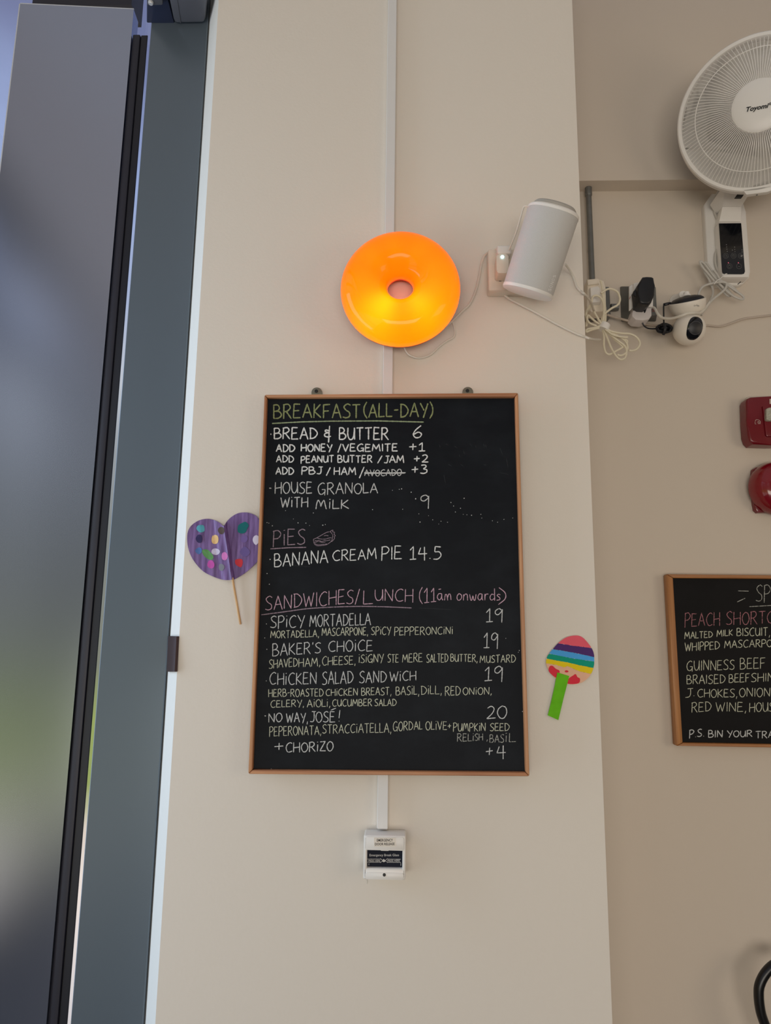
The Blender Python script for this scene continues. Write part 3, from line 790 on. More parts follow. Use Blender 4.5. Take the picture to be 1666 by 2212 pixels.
writing('chalk_line', [W(c6, 'NO', 262, 522, 415, 515, 425), W(c6, 'WAY,', 462, 522, 706, 520, 420, 412), W(c6, 'JOSE', 728, 522, 1012, 520, 405, 402), [px_line(c6(962, 386), c6(1020, 363))], W(c6, '!', 1045, 510, 1072, 510, 405), dotl(c6, 225, 448, 8)], 2.4, M['ch_soft'])
writing('chalk_price', [W(c7, '20', 1152, 482, 1382, 470, 338, 332)], 2.6, M['ch_soft'])
writing('chalk_line', [W(c6, 'PEPERONATA,', 272, 675, 856, 660, 575, 560), W(c6, 'STRACCiATELLA,', 868, 645, 1645, 638, 552, 530), W(c7, 'GORDAL', 102, 622, 432, 600, 515, 512), W(c7, 'OLiVE', 468, 606, 708, 606, 512), W(c7, '+', 715, 592, 756, 590, 530), W(c7, 'PUmPKiN', 778, 622, 1142, 620, 532), W(c7, 'SEED', 1192, 618, 1410, 615, 535)], 1.9, M['ch_cream'])
writing('chalk_line', [W(c7, 'RELi', 822, 738, 1010, 732, 652, 648), W(c7, 'SH', 1020, 725, 1112, 720, 650), W(c7, ',', 1152, 722, 1170, 722, 650), W(c7, 'BAS', 1188, 750, 1350, 748, 662, 660), W(c7, 'iL', 1362, 742, 1482, 740, 645)], 1.9, M['ch_faint'])
writing('chalk_line', [W(c6, '+', 328, 840, 432, 836, 740), W(c6, 'CHORiZO', 456, 862, 992, 842, 752, 738), W(c7, '+', 1145, 900, 1225, 895, 795)], 2.6, M['ch_soft'])
writing('chalk_price', [W(c7, '4', 1266, 925, 1368, 925, 785)], 2.6, M['ch_soft'])
bm = nb()
for (x, y, r) in ((862.6, 1057, .9), (868, 1056, 1.2), (888.6, 1063, 1.3), (898, 1077.5, 1.4), (870, 1100, .8), (905, 1110, .8), (974.5, 1085.5, 1.0), (1003, 1076.5, 1.2), (980, 1093, 1.0), (995, 1098, .9), (984, 1106, 1.0), (1001, 1111, .7), (1009, 1112, .7), (1019, 1113, 1.1), (1039, 1111, .8), (1041, 1119, .8), (1108, 1119, .8), (926, 1114, .7),
                  (577, 1129, 1.0), (581, 1130, .9), (588.5, 1136, 1.2), (644, 1129.5, 1.1), (661, 1130, 1.0), (697.5, 1134.5, 1.3), (703, 1133, .9), (634, 1121, .7), (907.6, 1127.6, 1.2), (935, 1123, .9), (582, 1262, 1.2), (577, 1239, 1.0), (572, 1378, 1.0), (669, 1135, .8), (805, 1101, 1.0), (677, 1108, 1.0), (617, 1103, .8), (848, 1059, .8), (1122, 1405, 1.0), (1120, 1409, .8), (1089, 1122, .9), (1075, 1128, .8), (1064, 1125, .8), (948, 1132, .7), (1093, 1379, .8), (990, 1285, .8), (586, 1661, 1.0), (1129, 1537, 1.0), (953, 1126, .9), (967, 1128, .8)):
    chalk_dot(bm, x, y, r, YC)
obj('chalk_specks', bm, M['ch_soft'], mb, smooth=0)
bm = nb()
for (x, y, a, l) in ((950, 963, 1.2, 8), (966, 960, .3, 6), (1028, 965, 1.4, 7), (1046, 963, 1.3, 9), (1050, 964, 1.3, 7), (1018, 962, .9, 8), (1003, 978, 1.2, 8), (972, 1005, .5, 9), (998, 1005, .6, 8), (1048, 1004, .1, 5), (1090, 1023, .2, 18), (985, 966, .7, 7), (993, 985, 1.1, 6), (961, 1035, 1.4, 18), (631, 1222, .05, 80), (940, 1315, .05, 70), (1083, 975, 1.2, 14), (1096, 1000, 1.4, 20)):
    chalk(bm, [px_line((x - l / 2 * math.cos(a), y - l / 2 * math.sin(a)), (x + l / 2 * math.cos(a), y + l / 2 * math.sin(a)))], 1.6, YC)
obj('chalk_smudges', bm, M['smudge'], mb, smooth=0)

# ---- orange ring lamp
LC = P(865, 625.5, -.072)
lamp = thing('ring_lamp', 'glowing orange glass doughnut wall lamp above the menu board', 'lamp', LC)
def shell_mat():
    m = bpy.data.materials.new('orange_glass'); m.use_nodes = True
    t = m.node_tree; t.nodes.clear()
    o = t.nodes.new('ShaderNodeOutputMaterial')
    tl = t.nodes.new('ShaderNodeBsdfTranslucent'); df = t.nodes.new('ShaderNodeBsdfDiffuse'); gl = t.nodes.new('ShaderNodeBsdfGlossy')
    tl.inputs['Color'].default_value = (0.98, 0.262, 0.003, 1)
    df.inputs['Color'].default_value = (0.66, 0.15, 0.006, 1)
    gl.inputs['Roughness'].default_value = 0.06
    a = t.nodes.new('ShaderNodeMixShader'); a.inputs[0].default_value = 0.35
    b = t.nodes.new('ShaderNodeMixShader'); fr = t.nodes.new('ShaderNodeFresnel'); fr.inputs[0].default_value = 1.30
    t.links.new(tl.outputs[0], a.inputs[1]); t.links.new(df.outputs[0], a.inputs[2])
    t.links.new(fr.outputs[0], b.inputs[0]); t.links.new(a.outputs[0], b.inputs[1]); t.links.new(gl.outputs[0], b.inputs[2]); t.links.new(b.outputs[0], o.inputs[0])
    return m
M['orange'] = shell_mat()
bm = torus(nb(), LC, (0, -1, 0), .0835, .0545, 128, 48, 0.95)
M['orange_back'] = mat('opaque_orange_back', (0.75, 0.17, 0.010, 1), 0.5)
shade = obj('lamp_shade', bm, [M['orange'], M['orange_back']], lamp, smooth=80)
for pl in shade.data.polygons:                  # rear faces made opaque to keep the glow off the wall
    if pl.center.y > .004: pl.material_index = 1
bm = nb(); lathe(bm, LC + Vector((0, .053, 0)), (0, -1, 0), [(.05, -.018), (.05, .008), (.042, .012), (0, .012)], 32)
obj('wall_mount', bm, M['white_pl'], lamp)
def bulb(ang, rad, power, size):
    a = math.radians(ang)
    d = bpy.data.lights.new('ring_lamp_bulb', 'POINT'); d.energy = power; d.color = (1.0, 0.80, 0.42); d.shadow_soft_size = size
    o = bpy.data.objects.new('ring_lamp_bulb', d); COL.objects.link(o)
    o.parent = lamp
    o.location = Vector((math.cos(a) * rad, -.014, math.sin(a) * rad))
for ang, pw in ((222, .12), (244, .27), (303, .21), (322, .07), (180, .07), (350, .07), (140, .08), (100, .08), (60, .08), (22, .07)):
    bulb(ang, .078, pw, .026)
# its lead to the socket
bm = nb()
tube(bm, [P(868, 735, -.012), P(880, 762, -.010), P(895, 771, -.008), P(910, 773, -.006), P(930, 766, -.006), P(950, 748, -.006), P(966, 736, -.006), P(980, 728, -.006), P(983, 712, -.006), P(974, 690, -.010), P(955, 670, -.012)], .0024, 8)
obj('lamp_lead', bm, M['cable'], lamp, 'white lead looping under the lamp')
bm = nb()
tube(bm, [P(955, 710, -.012), P(975, 695, -.012), P(1000, 671, -.010), P(1016, 655, -.006), P(1029, 625, -.006), P(1037, 590, -.006), P(1040, 572, -.008), P(1047, 552, -.016), P(1058, 543, -.028), P(1072, 538, -.034), P(1080, 541, -.036)], .0026, 8)
obj('lamp_lead', bm, M['cable'], lamp, 'white lead rising to the socket')

# ---- wall socket with plugs, and the tilted speaker
sock = thing('wall_socket', 'cream surface mounted wall socket half behind the tilted speaker', 'socket', P(1078, 630, 0))
bm = nb(); a, b = P(1054.5, 538, -.034), P(1133, 627, -.034)
box(bm, (a.x, -.034, b.z), (b.x, 0, a.z), .004, 3); obj('socket_box', bm, M['cream_pl'], sock)
bm = nb(); a, b = P(1078, 597, -.036), P(1084, 607, -.036)
box(bm, (a.x, -.0362, b.z), (b.x, -.033, a.z), .0008, 1); obj('rocker_switch', bm, M['ink'], sock, 'dark rocker switch')
plug = thing('smart_plug', 'white plug adapter with a glowing pale blue ring light in the wall socket', 'plug', P(1085, 590, -.034))
bm = nb(); a, b = P(1072, 538, -.045), P(1092, 556, -.045)
box(bm, (a.x, -.062, b.z), (b.x + .012, -.0345, a.z), .004, 3); obj('plug_top', bm, M['white_pl'], plug)
bm = nb()
pts = [Vector((x, -.072, z)) for x, z in rrect(P(1072, 0, -.072).x - P(1072, 0, -.072).x + P(1073, 570, -.072).x, P(1073, 590, -.072).z, P(1099, 570, -.072).x, P(1073, 548, -.072).z, .006)]
prism(bm, pts, (0, .037, 0), .003); 
a, b = P(1073, 566, -.06), P(1098, 592, -.06)
lathe(bm, Vector(((a.x + b.x) / 2, -.035, (a.z + b.z) / 2)), (0, -1, 0), [(.0135, 0), (.0135, .026), (.010, .030), (0, .030)], 24)
obj('plug_body', bm, M['cream_pl'], plug)
bm = nb(); c = P(1085.5, 554.5, -.0735); torus(bm, c, (0, -1, 0), .0030, .0008, 24, 8)
M['blue_led'] = mat('pale_blue_led', (0.5, 0.8, 0.9, 1), 0.4, emit=(0.45, 0.85, 1.0, 1), estr=3.0)
obj('ring_light', bm, M['blue_led'], plug, 'pale blue glowing ring')

S_ax_bot = P(1139, 633, -.100)
S_ax_top = None
for k in range(400):                            # lean it forward until its underside shows as a thin ellipse
    q_ = P(1196, 458, -.02 - .001 * k)
    if (q_ - S_ax_bot).normalized().dot(ray(1168, 545).normalized()) < .20:
        S_ax_top = q_; break
ax = (S_ax_top - S_ax_bot); HT = ax.length; ax.normalize()
spk = thing('speaker', 'pale grey cylindrical speaker tilted forward on the pillar right of the orange lamp', 'speaker', S_ax_bot)
vv = Vector((0, -1, 0)); vv = (vv - ax * vv.dot(ax)).normalized(); uu = vv.cross(ax).normalized()
RS = .0575
def spart(name, prof, m, label=None, n=64):
    bm = nb(); lathe(bm, S_ax_bot, ax, prof, n, u=uu, v=vv, power=2.35); return obj(name, bm, m, spk, label)
spart('speaker_base', [(0, -.001), (RS - .004, -.001), (RS - .001, 0), (RS, .003), (RS, .0065)], M['speaker_band'])
spart('speaker_grille', [(RS - .0006, .0065), (RS - .0006, HT - .006)], M['grille'])
spart('top_band', [(RS, HT - .0065), (RS, HT - .001), (RS - .003, HT + .002), (RS - .012, HT + .002)], M['speaker_band'])
spart('top_cap', [(RS - .011, HT + .001), (RS - .010, HT + .009), (RS - .013, HT + .012), (0, HT + .012)], M['speaker_cap'], 'darker recessed cap')
bm = nb(); q0 = S_ax_bot + ax * (HT * .5)
hexa(bm, [q0 + uu * -.02 + ax * .03 - vv * .05, q0 + uu * .02 + ax * .03 - vv * .05, q0 + uu * .02 - ax * .03 - vv * .05, q0 - uu * .02 - ax * .03 - vv * .05],
     [Vector((q0.x + dx, -.0005, q0.z + dz)) for dx, dz in ((-.02, .03), (.02, .03), (.02, -.03), (-.02, -.03))], .003)
obj('wall_bracket', bm, M['white_pl'], spk)
# raised lettering up the front right of the grille
bm = nb()
def on_spk(px, py):
    d = ray(px, py); o = CAM - S_ax_bot
    du, dv, ou, ov = d.dot(uu), d.dot(vv), o.dot(uu), o.dot(vv)
    s = 1.6 * 0.7
    best = None
    for k in range(4000):
        s = 1.0 + k * .0003
        xx, yy = ou + du * s, ov + dv * s
        if (abs(xx) ** 2.35 + abs(yy) ** 2.35) ** (1 / 2.35) <= RS + .0006: return CAM + d * s
    return CAM + d * 1.5
LTR = [('S', 1188.0, 626.0), ('O', 1190.5, 619.2), ('N', 1193.0, 611.5), ('O', 1195.2, 604.5), ('S', 1197.8, 597.0)]
for chx, x, y in LTR:
    e = Vector((7.0, 2.1)); u2 = Vector((1.9, -5.2))       # text reads up the axis
    # baseline of every letter runs along the axis, its top to the left
    bl = on_spk(x + 2.9 - .9, y + .8 + 2.6); br = on_spk(x + 2.9 + .9, y + .8 - 2.6); tl = on_spk(x - 2.9 - .9, y - .8 + 2.6)
    fit_text(bm, chx, bl, br, tl)
obj('logo_lettering', bm, M['silver_ink'], spk, 'silver maker lettering', smooth=0)
bm = nb()
tube(bm, [P(1150, 446, -.12), P(1136, 445, -.118), P(1131, 449, -.115), P(1127, 462, -.11), P(1116, 500, -.09), P(1104, 530, -.075), P(1100, 540, -.07)], .0021, 8)
obj('speaker_lead', bm, M['cable'], spk, 'white lead from the speaker top to the plug')
bm = nb()
tube(bm, [P(1085, 626, -.012), P(1088, 634, -.008), P(1100, 645, -.006), P(1125, 658, -.006), P(1160, 676, -.006), P(1200, 698, -.006), P(1240, 718, -.006), P(1263, 727, -.004), P(1280, 733, .03), P(1297, 734, .30)], .0030, 8)
o = obj('power_cable', bm, M['cable'], loc=tuple(P(1100, 645, 0))); tag(o, 'white cable running from under the cream socket down to the pillar corner', 'cable')
bm = nb()
tube(bm, [P(1222, 571, -.05), P(1232, 585, -.02), P(1240, 600, -.006), P(1246, 618, -.006), P(1254, 628, -.005), P(1264, 636, -.004), P(1277, 653, .10), P(1283, 670, .28), P(1292, 690, .36), P(1300, 706, .375)], .0028, 8)
o = obj('power_cable', bm, M['cable'], loc=tuple(P(1240, 600, 0))); tag(o, 'white cable hanging from behind the speaker round the pillar corner', 'cable')

# ---- purple heart on a stick, tucked behind the board frame
ch = conv(380, 1080, 7.375)
YH = -.006
HP = [(760, 415), (700, 365), (600, 315), (490, 300), (370, 325), (260, 395), (195, 490), (180, 620), (195, 760), (245, 900), (330, 1030), (440, 1140), (570, 1210), (720, 1265), (830, 1277), (890, 1268), (940, 1262), (1080, 1180), (1200, 1080), (1290, 990), (1340, 900), (1380, 760), (1390, 600), (1370, 420), (1300, 275), (1200, 215), (1090, 198), (980, 215), (880, 275), (810, 345)]
heart = thing('heart_decoration', 'purple paper heart with paint dots on a wooden stick left of the menu board', 'decoration', P(*ch(890, 1268), YH))
crease_t, crease_b = Vector(ch(765, 415)), Vector(ch(890, 1268))
def heart_mat():
    m = bpy.data.materials.new('purple_paint'); m.use_nodes = True
    t = m.node_tree; b = t.nodes['Principled BSDF']; b.inputs['Roughness'].default_value = .45
    tc = t.nodes.new('ShaderNodeTexCoord'); mp = t.nodes.new('ShaderNodeMapping'); mp.inputs['Scale'].default_value = (160, 160, 14); mp.inputs['Rotation'].default_value = (0, .12, 0)
    nz = t.nodes.new('ShaderNodeTexNoise'); nz.inputs['Scale'].default_value = 1.0; nz.inputs['Detail'].default_value = 5
    rp = t.nodes.new('ShaderNodeValToRGB')
    rp.color_ramp.elements[0].position = .35; rp.color_ramp.elements[0].color = rgb(94, 66, 122)
    rp.color_ramp.elements[1].position = .70; rp.color_ramp.elements[1].color = rgb(140, 112, 176)
    t.links.new(tc.outputs['Object'], mp.inputs[0]); t.links.new(mp.outputs[0], nz.inputs['Vector']); t.links.new(nz.outputs[0], rp.inputs[0]); t.links.new(rp.outputs[0], b.inputs['Base Color'])
    return m
M['heart'] = heart_mat()
cn = Vector((crease_b.y - crease_t.y, -(crease_b.x - crease_t.x))).normalized()     # across the fold, pointing right
def heart_y(x, y):
    """the sheet is folded: the left half lifts towards the crease, the right half starts behind it"""
    dx = (Vector((x, y)) - crease_t).dot(cn)
    if dx < 0: return -.0035 - .0095 * max(0, 1 + dx / 26.0) ** 1.3 - .0012 * math.sin(dx * .33)
    return -.0130 + .0105 * min(1, dx / 7.0) - .007 * max(0, min(1, (dx - 7) / 60.0))
hv = smoothline([Vector((*ch(x, y), 0)) for x, y in HP], 3, closed=True)
t_ = bmesh.new()
t_.faces.new([t_.verts.new((p.x, p.y, 0)) for p in hv])
for off in (-60, -48, -36, -28, -21, -15, -10, -6, -3, 0, 1.7, 3.5, 5.2, 7, 10, 16, 26, 40, 55):
    bmesh.ops.bisect_plane(t_, geom=t_.verts[:] + t_.edges[:] + t_.faces[:], plane_co=(crease_t.x + cn.x * off, crease_t.y + cn.y * off, 0), plane_no=(cn.x, cn.y, 0))
for v in t_.verts:
    v.co = P(v.co.x, v.co.y, heart_y(v.co.x, v.co.y))
r_ = bmesh.ops.extrude_face_region(t_, geom=list(t_.faces))
bmesh.ops.translate(t_, vec=(0, .0009, 0), verts=[g for g in r_['geom'] if isinstance(g, bmesh.types.BMVert)])
bm = merge(nb(), t_)
hp = obj('paper_heart', bm, M['heart'], heart, smooth=50)
def blob(name, pts, color, parent, cv, Yf, off=.0006, lab=None):
    bm = nb(); pp = smoothline([Vector((*cv(x, y), 0)) for x, y in pts], 4, closed=True)
    c = sum(pp, Vector((0, 0, 0))) / len(pp)
    vs = [bm.verts.new(P(p.x, p.y, Yf(p.x, p.y) - off)) for p in pp]; vcc = bm.verts.new(P(c.x, c.y, Yf(c.x, c.y) - off - .0003))
    for i in range(len(vs)): bm.faces.new((vs[i], vs[(i + 1) % len(vs)], vcc))
    mm = bpy.data.materials.get('paint_%d_%d_%d' % color) or mat('paint_%d_%d_%d' % color, paint(*color, 1.35), .5, spec=.2)
    return obj(name, bm, mm, parent, lab)
def oval(x, y, a, b, k=8, j=.12): return [(x + a * math.cos(2 * PI * i / k) * R.uniform(1 - j, 1 + j), y + b * math.sin(2 * PI * i / k) * R.uniform(1 - j, 1 + j)) for i in range(k)]
hy = lambda x, y: heart_y(x, y)
for pts, colr, lab in ((oval(400, 455, 65, 62), (78, 150, 168), 'teal paint dot'), (oval(368, 618, 50, 70), (46, 38, 78), 'dark navy paint dot'), (oval(620, 628, 58, 80), (206, 172, 122), 'tan paint dot'),
                  (oval(725, 490, 52, 62), (78, 66, 62), 'brown paint dot'), (oval(365, 808, 52, 52), (74, 104, 160), 'blue paint dot'), ([(420, 800), (500, 790), (565, 850), (600, 910), (570, 955), (510, 940), (440, 880)], (88, 138, 86), 'green paint dot'),
                  (oval(632, 823, 68, 52, 10, .05), (186, 180, 206), 'pale lilac paint dot'), (oval(560, 1028, 58, 68), (176, 78, 158), 'magenta paint dot'), (oval(775, 900, 48, 66), (190, 112, 176), 'pink paint dot'), (oval(725, 1070, 46, 58), (108, 108, 118), 'grey paint dot'),
                  ([(1000, 400), (1050, 368), (1100, 348), (1130, 360), (1160, 405), (1140, 450), (1110, 515), (1050, 535), (990, 510), (985, 450)], (18, 92, 96), 'dark green paint dot'), (oval(1090, 620, 58, 55), (104, 84, 140), 'faint violet paint dot'), (oval(1100, 825, 74, 76), (96, 80, 134), 'faint violet paint dot'),
                  ([(945, 960), (990, 940), (1050, 945), (1066, 1000), (1040, 1070), (990, 1055), (950, 1020)], (188, 54, 66), 'red paint dot'), (oval(1275, 635, 50, 75), (190, 184, 204), 'pale grey paint dot')):
    blob('paint_dot', pts, colr, heart, ch, hy, .0007, lab)
bm = nb(); tube(bm, [P(*ch(900, 1240), -.008), P(*ch(1030, 1982), -.006)], .0026, 10, smooth=False)
obj('wooden_stick', bm, M['stick'], heart)

# ---- rainbow paddle stuck on the pillar
cr = conv(1100, 1340, 5.553)
YR = -.003
EG = [(800, 178), (880, 200), (960, 285), (1010, 370), (1026, 470), (1012, 580), (970, 670), (900, 735), (830, 765), (740, 772), (640, 755), (560, 705), (490, 630), (450, 550), (442, 480), (470, 410), (530, 335), (600, 260), (690, 200)]
pad = thing('paper_paddle', 'egg shaped paper paddle with rainbow paint stripes and a green handle at the pillar edge', 'decoration', P(*cr(640, 690), 0))
eg = smoothline([Vector((*cr(x, y), 0)) for x, y in EG], 5, closed=True)
bm = nb(); prism(bm, [P(p.x, p.y, YR) for p in eg], (0, .0012, 0)); 
M['paper'] = mat('paper_white', (0.78, 0.70, 0.62, 1), .7)
egg = obj('paper_egg', bm, M['paper'], pad, smooth=0)
def inside_band(top, bot):
    """part of the egg between two wavy lines; polygon clipped column by column"""
    out_t, out_b = [], []
    xs = [p.x for p in eg]; x0, x1 = min(xs) + .5, max(xs) - .8
    N = 60
    for i in range(N + 1):
        x = x0 + (x1 - x0) * i / N
        hits = []
        for a, b in zip(eg, eg[1:] + eg[:1]):
            if (a.x - x) * (b.x - x) < 0: hits.append(a.y + (b.y - a.y) * (x - a.x) / (b.x - a.x))
        if len(hits) < 2: continue
        lo, hi = min(hits) + .6, max(hits) - .8
        yt = min(hi, max(lo, top(x) + R.uniform(-.5, .5))); yb = min(hi, max(lo, bot(x) + R.uniform(-.5, .5)))
        if yb - yt > .05: out_t.append((x, yt)); out_b.append((x, yb))
    return out_t, out_b
def linef(*pts):
    pp = [cr(x, y) for x, y in pts]
    def f(x):
        if x <= pp[0][0]: a, b = pp[0], pp[1]
        else:
            a, b = pp[-2], pp[-1]
            for p, q in zip(pp, pp[1:]):
                if p[0] <= x <= q[0]: a, b = p, q; break
        return a[1] + (b[1] - a[1]) * (x - a[0]) / (b[0] - a[0])
    return f
l0 = lambda x: 0
l1 = linef((580, 272), (760, 305), (975, 330)); l2 = linef((520, 345), (760, 385), (1015, 440)); l3 = linef((485, 400), (750, 455), (1022, 495)); l4 = linef((455, 462), (700, 505), (850, 540), (1020, 572))
l5 = linef((445, 515), (560, 535), (660, 565), (700, 550), (850, 615), (1000, 645)); l6 = lambda x: 9999
for k, (a, b, colr, lab) in enumerate(((l0, l1, (236, 98, 116), 'pink paint stripe'), (l1, l2, (62, 36, 88), 'purple paint stripe'), (l2, l3, (70, 150, 212), 'blue paint stripe'), (l3, l4, (6, 122, 100), 'green paint stripe'), (l4, l5, (226, 200, 30), 'yellow paint stripe'), (l5, l6, (240, 190, 160), 'peach paint stripe'))):
    tt, bb = inside_band(a, b)
    bm = nb()
    va = [bm.verts.new(P(x, y, YR - .0004)) for x, y in tt]; vb = [bm.verts.new(P(x, y, YR - .0004)) for x, y in bb]
    for i in range(len(va) - 1): bm.faces.new((va[i], va[i + 1], vb[i + 1], vb[i]))
    obj('paint_stripe', bm, mat('stripe_%d' % k, paint(*colr), .6, spec=.15, var=.06, vscale=60), egg, lab, smooth=0)
cyr = lambda x, y: YR
for pts in ([(485, 555), (520, 545), (560, 580), (605, 605), (600, 650), (570, 690), (510, 650), (475, 605)], [(715, 700), (770, 660), (800, 645), (820, 680), (850, 700), (840, 750), (760, 765), (700, 755)], oval(690, 612, 22, 14)):
    blob('paint_patch', pts, (196, 36, 56), egg, cr, cyr, .0008, 'red paint patch')
bm = nb(); prism(bm, [P(*cr(x, y), YR - .002) for x, y in ((580, 625), (722, 668), (695, 775), (655, 930), (592, 1197), (465, 1140), (500, 1000), (545, 800), (560, 720))], (0, .0012, 0))
obj('paddle_handle', bm, mat('green_paint', paint(82, 152, 22), .6, spec=.12, var=.22, vscale=45), pad, 'green painted paper handle', smooth=0)

# ---- emergency door release
ce = conv(740, 1680, 8.33)
zt_ = P(*ce(770, 925), 0).z
YE = depth_for(*ce(770, 1040), zt_); YE = max(-.06, min(-.035, YE))
em = thing('door_release', 'white emergency door release call point on the pillar below the menu board', 'call point', P(*ce(760, 1840), 0))
a = [P(*ce(386, 1040), YE), P(*ce(1143, 1040), YE), P(*ce(1135, 1838), YE), P(*ce(372, 1838), YE)]
xl_, xr_ = (a[0].x + a[3].x) / 2, (a[1].x + a[2].x) / 2; zb_ = (a[2].z + a[3].z) / 2
wi = [P(*ce(445, 1300), YE), P(*ce(1078, 1300), YE), P(*ce(1078, 1640), YE), P(*ce(445, 1640), YE)]
xw0, xw1, zw1, zw0 = wi[0].x, wi[1].x, wi[0].z, wi[2].z
bm = nb()
rim = .0035
box(bm, (xl_, YE, zw1), (xr_, -.0002, zt_), .0035, 3); box(bm, (xl_, YE, zb_), (xr_, -.0002, zw0), .0035, 3)
box(bm, (xl_, YE, zb_ + .002), (xw0, -.0002, zt_ - .002), .003, 2); box(bm, (xw1, YE, zb_ + .002), (xr_, -.0002, zt_ - .002), .003, 2)
box(bm, (xw0 - .002, YE + .012, zw0 - .002), (xw1 + .002, -.0004, zw1 + .002))
obj('housing', bm, M['white_pl'], em)
for z0, z1 in ((P(*ce(0, 1285), YE).z, P(*ce(0, 1050), YE).z), (P(*ce(0, 1810), YE).z, P(*ce(0, 1690), YE).z)):
    bm = nb()
    pts = [Vector((x, YE - .0018, z)) for x, z in rrect(xl_ + .004, z0, xr_ - .004, z1, .003)]
    prism(bm, pts, (0, .003, 0), .001)
    obj('raised_panel', bm, M['white_pl'], em)
bm = nb(); q = quad_px(*ce(446, 1301), *ce(1077, 1639), YE + .0105); prism(bm, q, (0, .002, 0)); pane = obj('break_glass_pane', bm, mat('navy_label', rgb(30, 34, 48), .6, spec=.12), em, 'dark break glass pane', smooth=0)
bm = nb(); a, b = P(*ce(690, 1298), YE), P(*ce(832, 1322), YE); box(bm, (a.x, YE + .001, b.z), (b.x, YE + .011, a.z), .0006, 1); obj('retaining_tab', bm, M['white_pl'], em)
YL = YE - .0026
bm = nb(); prism(bm, quad_px(*ce(568, 1080), *ce(958, 1238), YL), (0, .001, 0)); lab = obj('printed_label', bm, mat('cream_label', (.80, .74, .66, 1), .5), em, smooth=0)
bm = nb()
fit_text(bm, 'EMERGENCY', P(*ce(618, 1150), YL - .0002), P(*ce(908, 1148), YL - .0002), P(*ce(618, 1102), YL - .0002), bold=.016)
fit_text(bm, 'DOOR RELEASE', P(*ce(585, 1218), YL - .0002), P(*ce(938, 1214), YL - .0002), P(*ce(585, 1172), YL - .0002), bold=.016)
obj('label_lettering', bm, M['ink'], lab, smooth=0)
YP = YE + .0102
bm = nb()
fit_text(bm, 'Emergency Break Glass', P(*ce(487, 1428), YP), P(*ce(1018, 1425), YP), P(*ce(487, 1372), YP), bold=.006)
fit_text(bm, 'PRESS HERE', P(*ce(468, 1512), YP), P(*ce(680, 1512), YP), P(*ce(468, 1478), YP), bold=.006)
fit_text(bm, 'PRESS HERE', P(*ce(810, 1512), YP), P(*ce(1032, 1510), YP), P(*ce(810, 1476), YP), bold=.006)
def rib(cv, pts, w, Y):
    chalk(bm, [px_line(*[cv(x, y) for x, y in pts])], w, Y)
for pts in (((452, 1462), (690, 1462)), ((452, 1520), (690, 1520)), ((810, 1462), (1052, 1466)), ((810, 1520), (1052, 1524)), ((680, 1450), (724, 1492), (680, 1532)), ((812, 1450), (770, 1492), (815, 1530)), ((475, 1540), (475, 1575)), ((1050, 1535), (1050, 1585))):
    rib(ce, pts, 1.1, YP)
chalk_dot(bm, *ce(747, 1494), 3.6, YP)
obj('pane_lettering', bm, M['white_ink'], pane, smooth=0)
bm = nb(); lathe(bm, P(*ce(753, 1747), YE - .0016), (0, -1, 0), [(.0033, 0), (.0030, .0012), (0, .0014)], 16); obj('key_screw', bm, M['bracket_hole'], em, 'dark screw')
bm = nb(); tube(bm, [P(*ce(440, 1838), -.006), P(*ce(445, 1880), -.005), P(*ce(443, 1908), -.004)], .0008, 6); obj('loose_wire', bm, M['cable'], em)

# =================================================================== THINGS ON THE RECESSED WALL
YW = Y_BACK
# ---- specials board
c2 = conv(1426, 1220, 5.267)
YF2, YB2 = YW - .030, YW - .018
O2 = {'tl': P(*c2(80, 107), YF2), 'bl': P(*c2(187, 2062), YF2)}; I2 = {'tl': P(*c2(155, 150), YF2), 'bl': P(*c2(258, 2025), YF2)}
fw_ = .84
xo = (O2['tl'].x + O2['bl'].x) / 2; xi = (I2['tl'].x + I2['bl'].x) / 2
zt2, zb2, zti, zbi = O2['tl'].z, O2['bl'].z, I2['tl'].z, I2['bl'].z
xe = xo + .46
sb = thing('specials_board', 'wood framed chalkboard of specials on the recessed wall at the picture edge', 'chalkboard', (xo + .2, YF2, zb2))
fy = lambda x, z: Vector((x, YF2, z))
for nm, q, mm in (('frame_rail', [fy(xo, zt2), fy(xe, zt2), fy(xe - (xi - xo), zti), fy(xi, zti)], 'wood2_x'), ('frame_rail', [fy(xo, zb2), fy(xe, zb2), fy(xe - (xi - xo), zbi), fy(xi, zbi)], 'wood2_x'),
                  ('frame_stile', [fy(xo, zt2), fy(xi, zti), fy(xi, zbi), fy(xo, zb2)], 'wood2_z'), ('frame_stile', [fy(xe, zt2), fy(xe - (xi - xo), zti), fy(xe - (xi - xo), zbi), fy(xe, zb2)], 'wood2_z')):
    rail(*q, M[mm], nm, back=YW - .001, parent=sb, rb=.003)
bm = box(nb(), (xi - .002, YB2, zbi - .002), (xe - (xi - xo) + .002, YW - .006, zti + .002)); obj('writing_surface', bm, M['board2'], sb, 'black writing surface', smooth=0)
YC2 = YB2 - .0004
def w2(name, lines, width, m, label=None): writing(name, lines, width, M[m], YC2, sb, label)
w2('chalk_heading', [L1(c2, (890, 297), (1010, 300)), L1(c2, (880, 423), (970, 380)), W(c2, 'SPE', 1095, 415, 1350, 412, 228), L1(c2, (1018, 476), (1290, 462))], 1.9, 'ch_faint')
w2('chalk_line', [W(c2, 'PEACH', 285, 700, 685, 685, 555, 540), W(c2, 'SHORTC', 755, 685, 1300, 660, 540, 525)], 2.0, 'ch_rose', 'rose chalk line PEACH SHORTC')
w2('chalk_line', [W(c2, 'MALTED', 282, 845, 600, 822, 765, 755), W(c2, 'MILK', 648, 820, 830, 805, 742, 735), W(c2, 'BISCUIT,', 875, 808, 1255, 808, 722, 712)], 2.0, 'ch_cream')
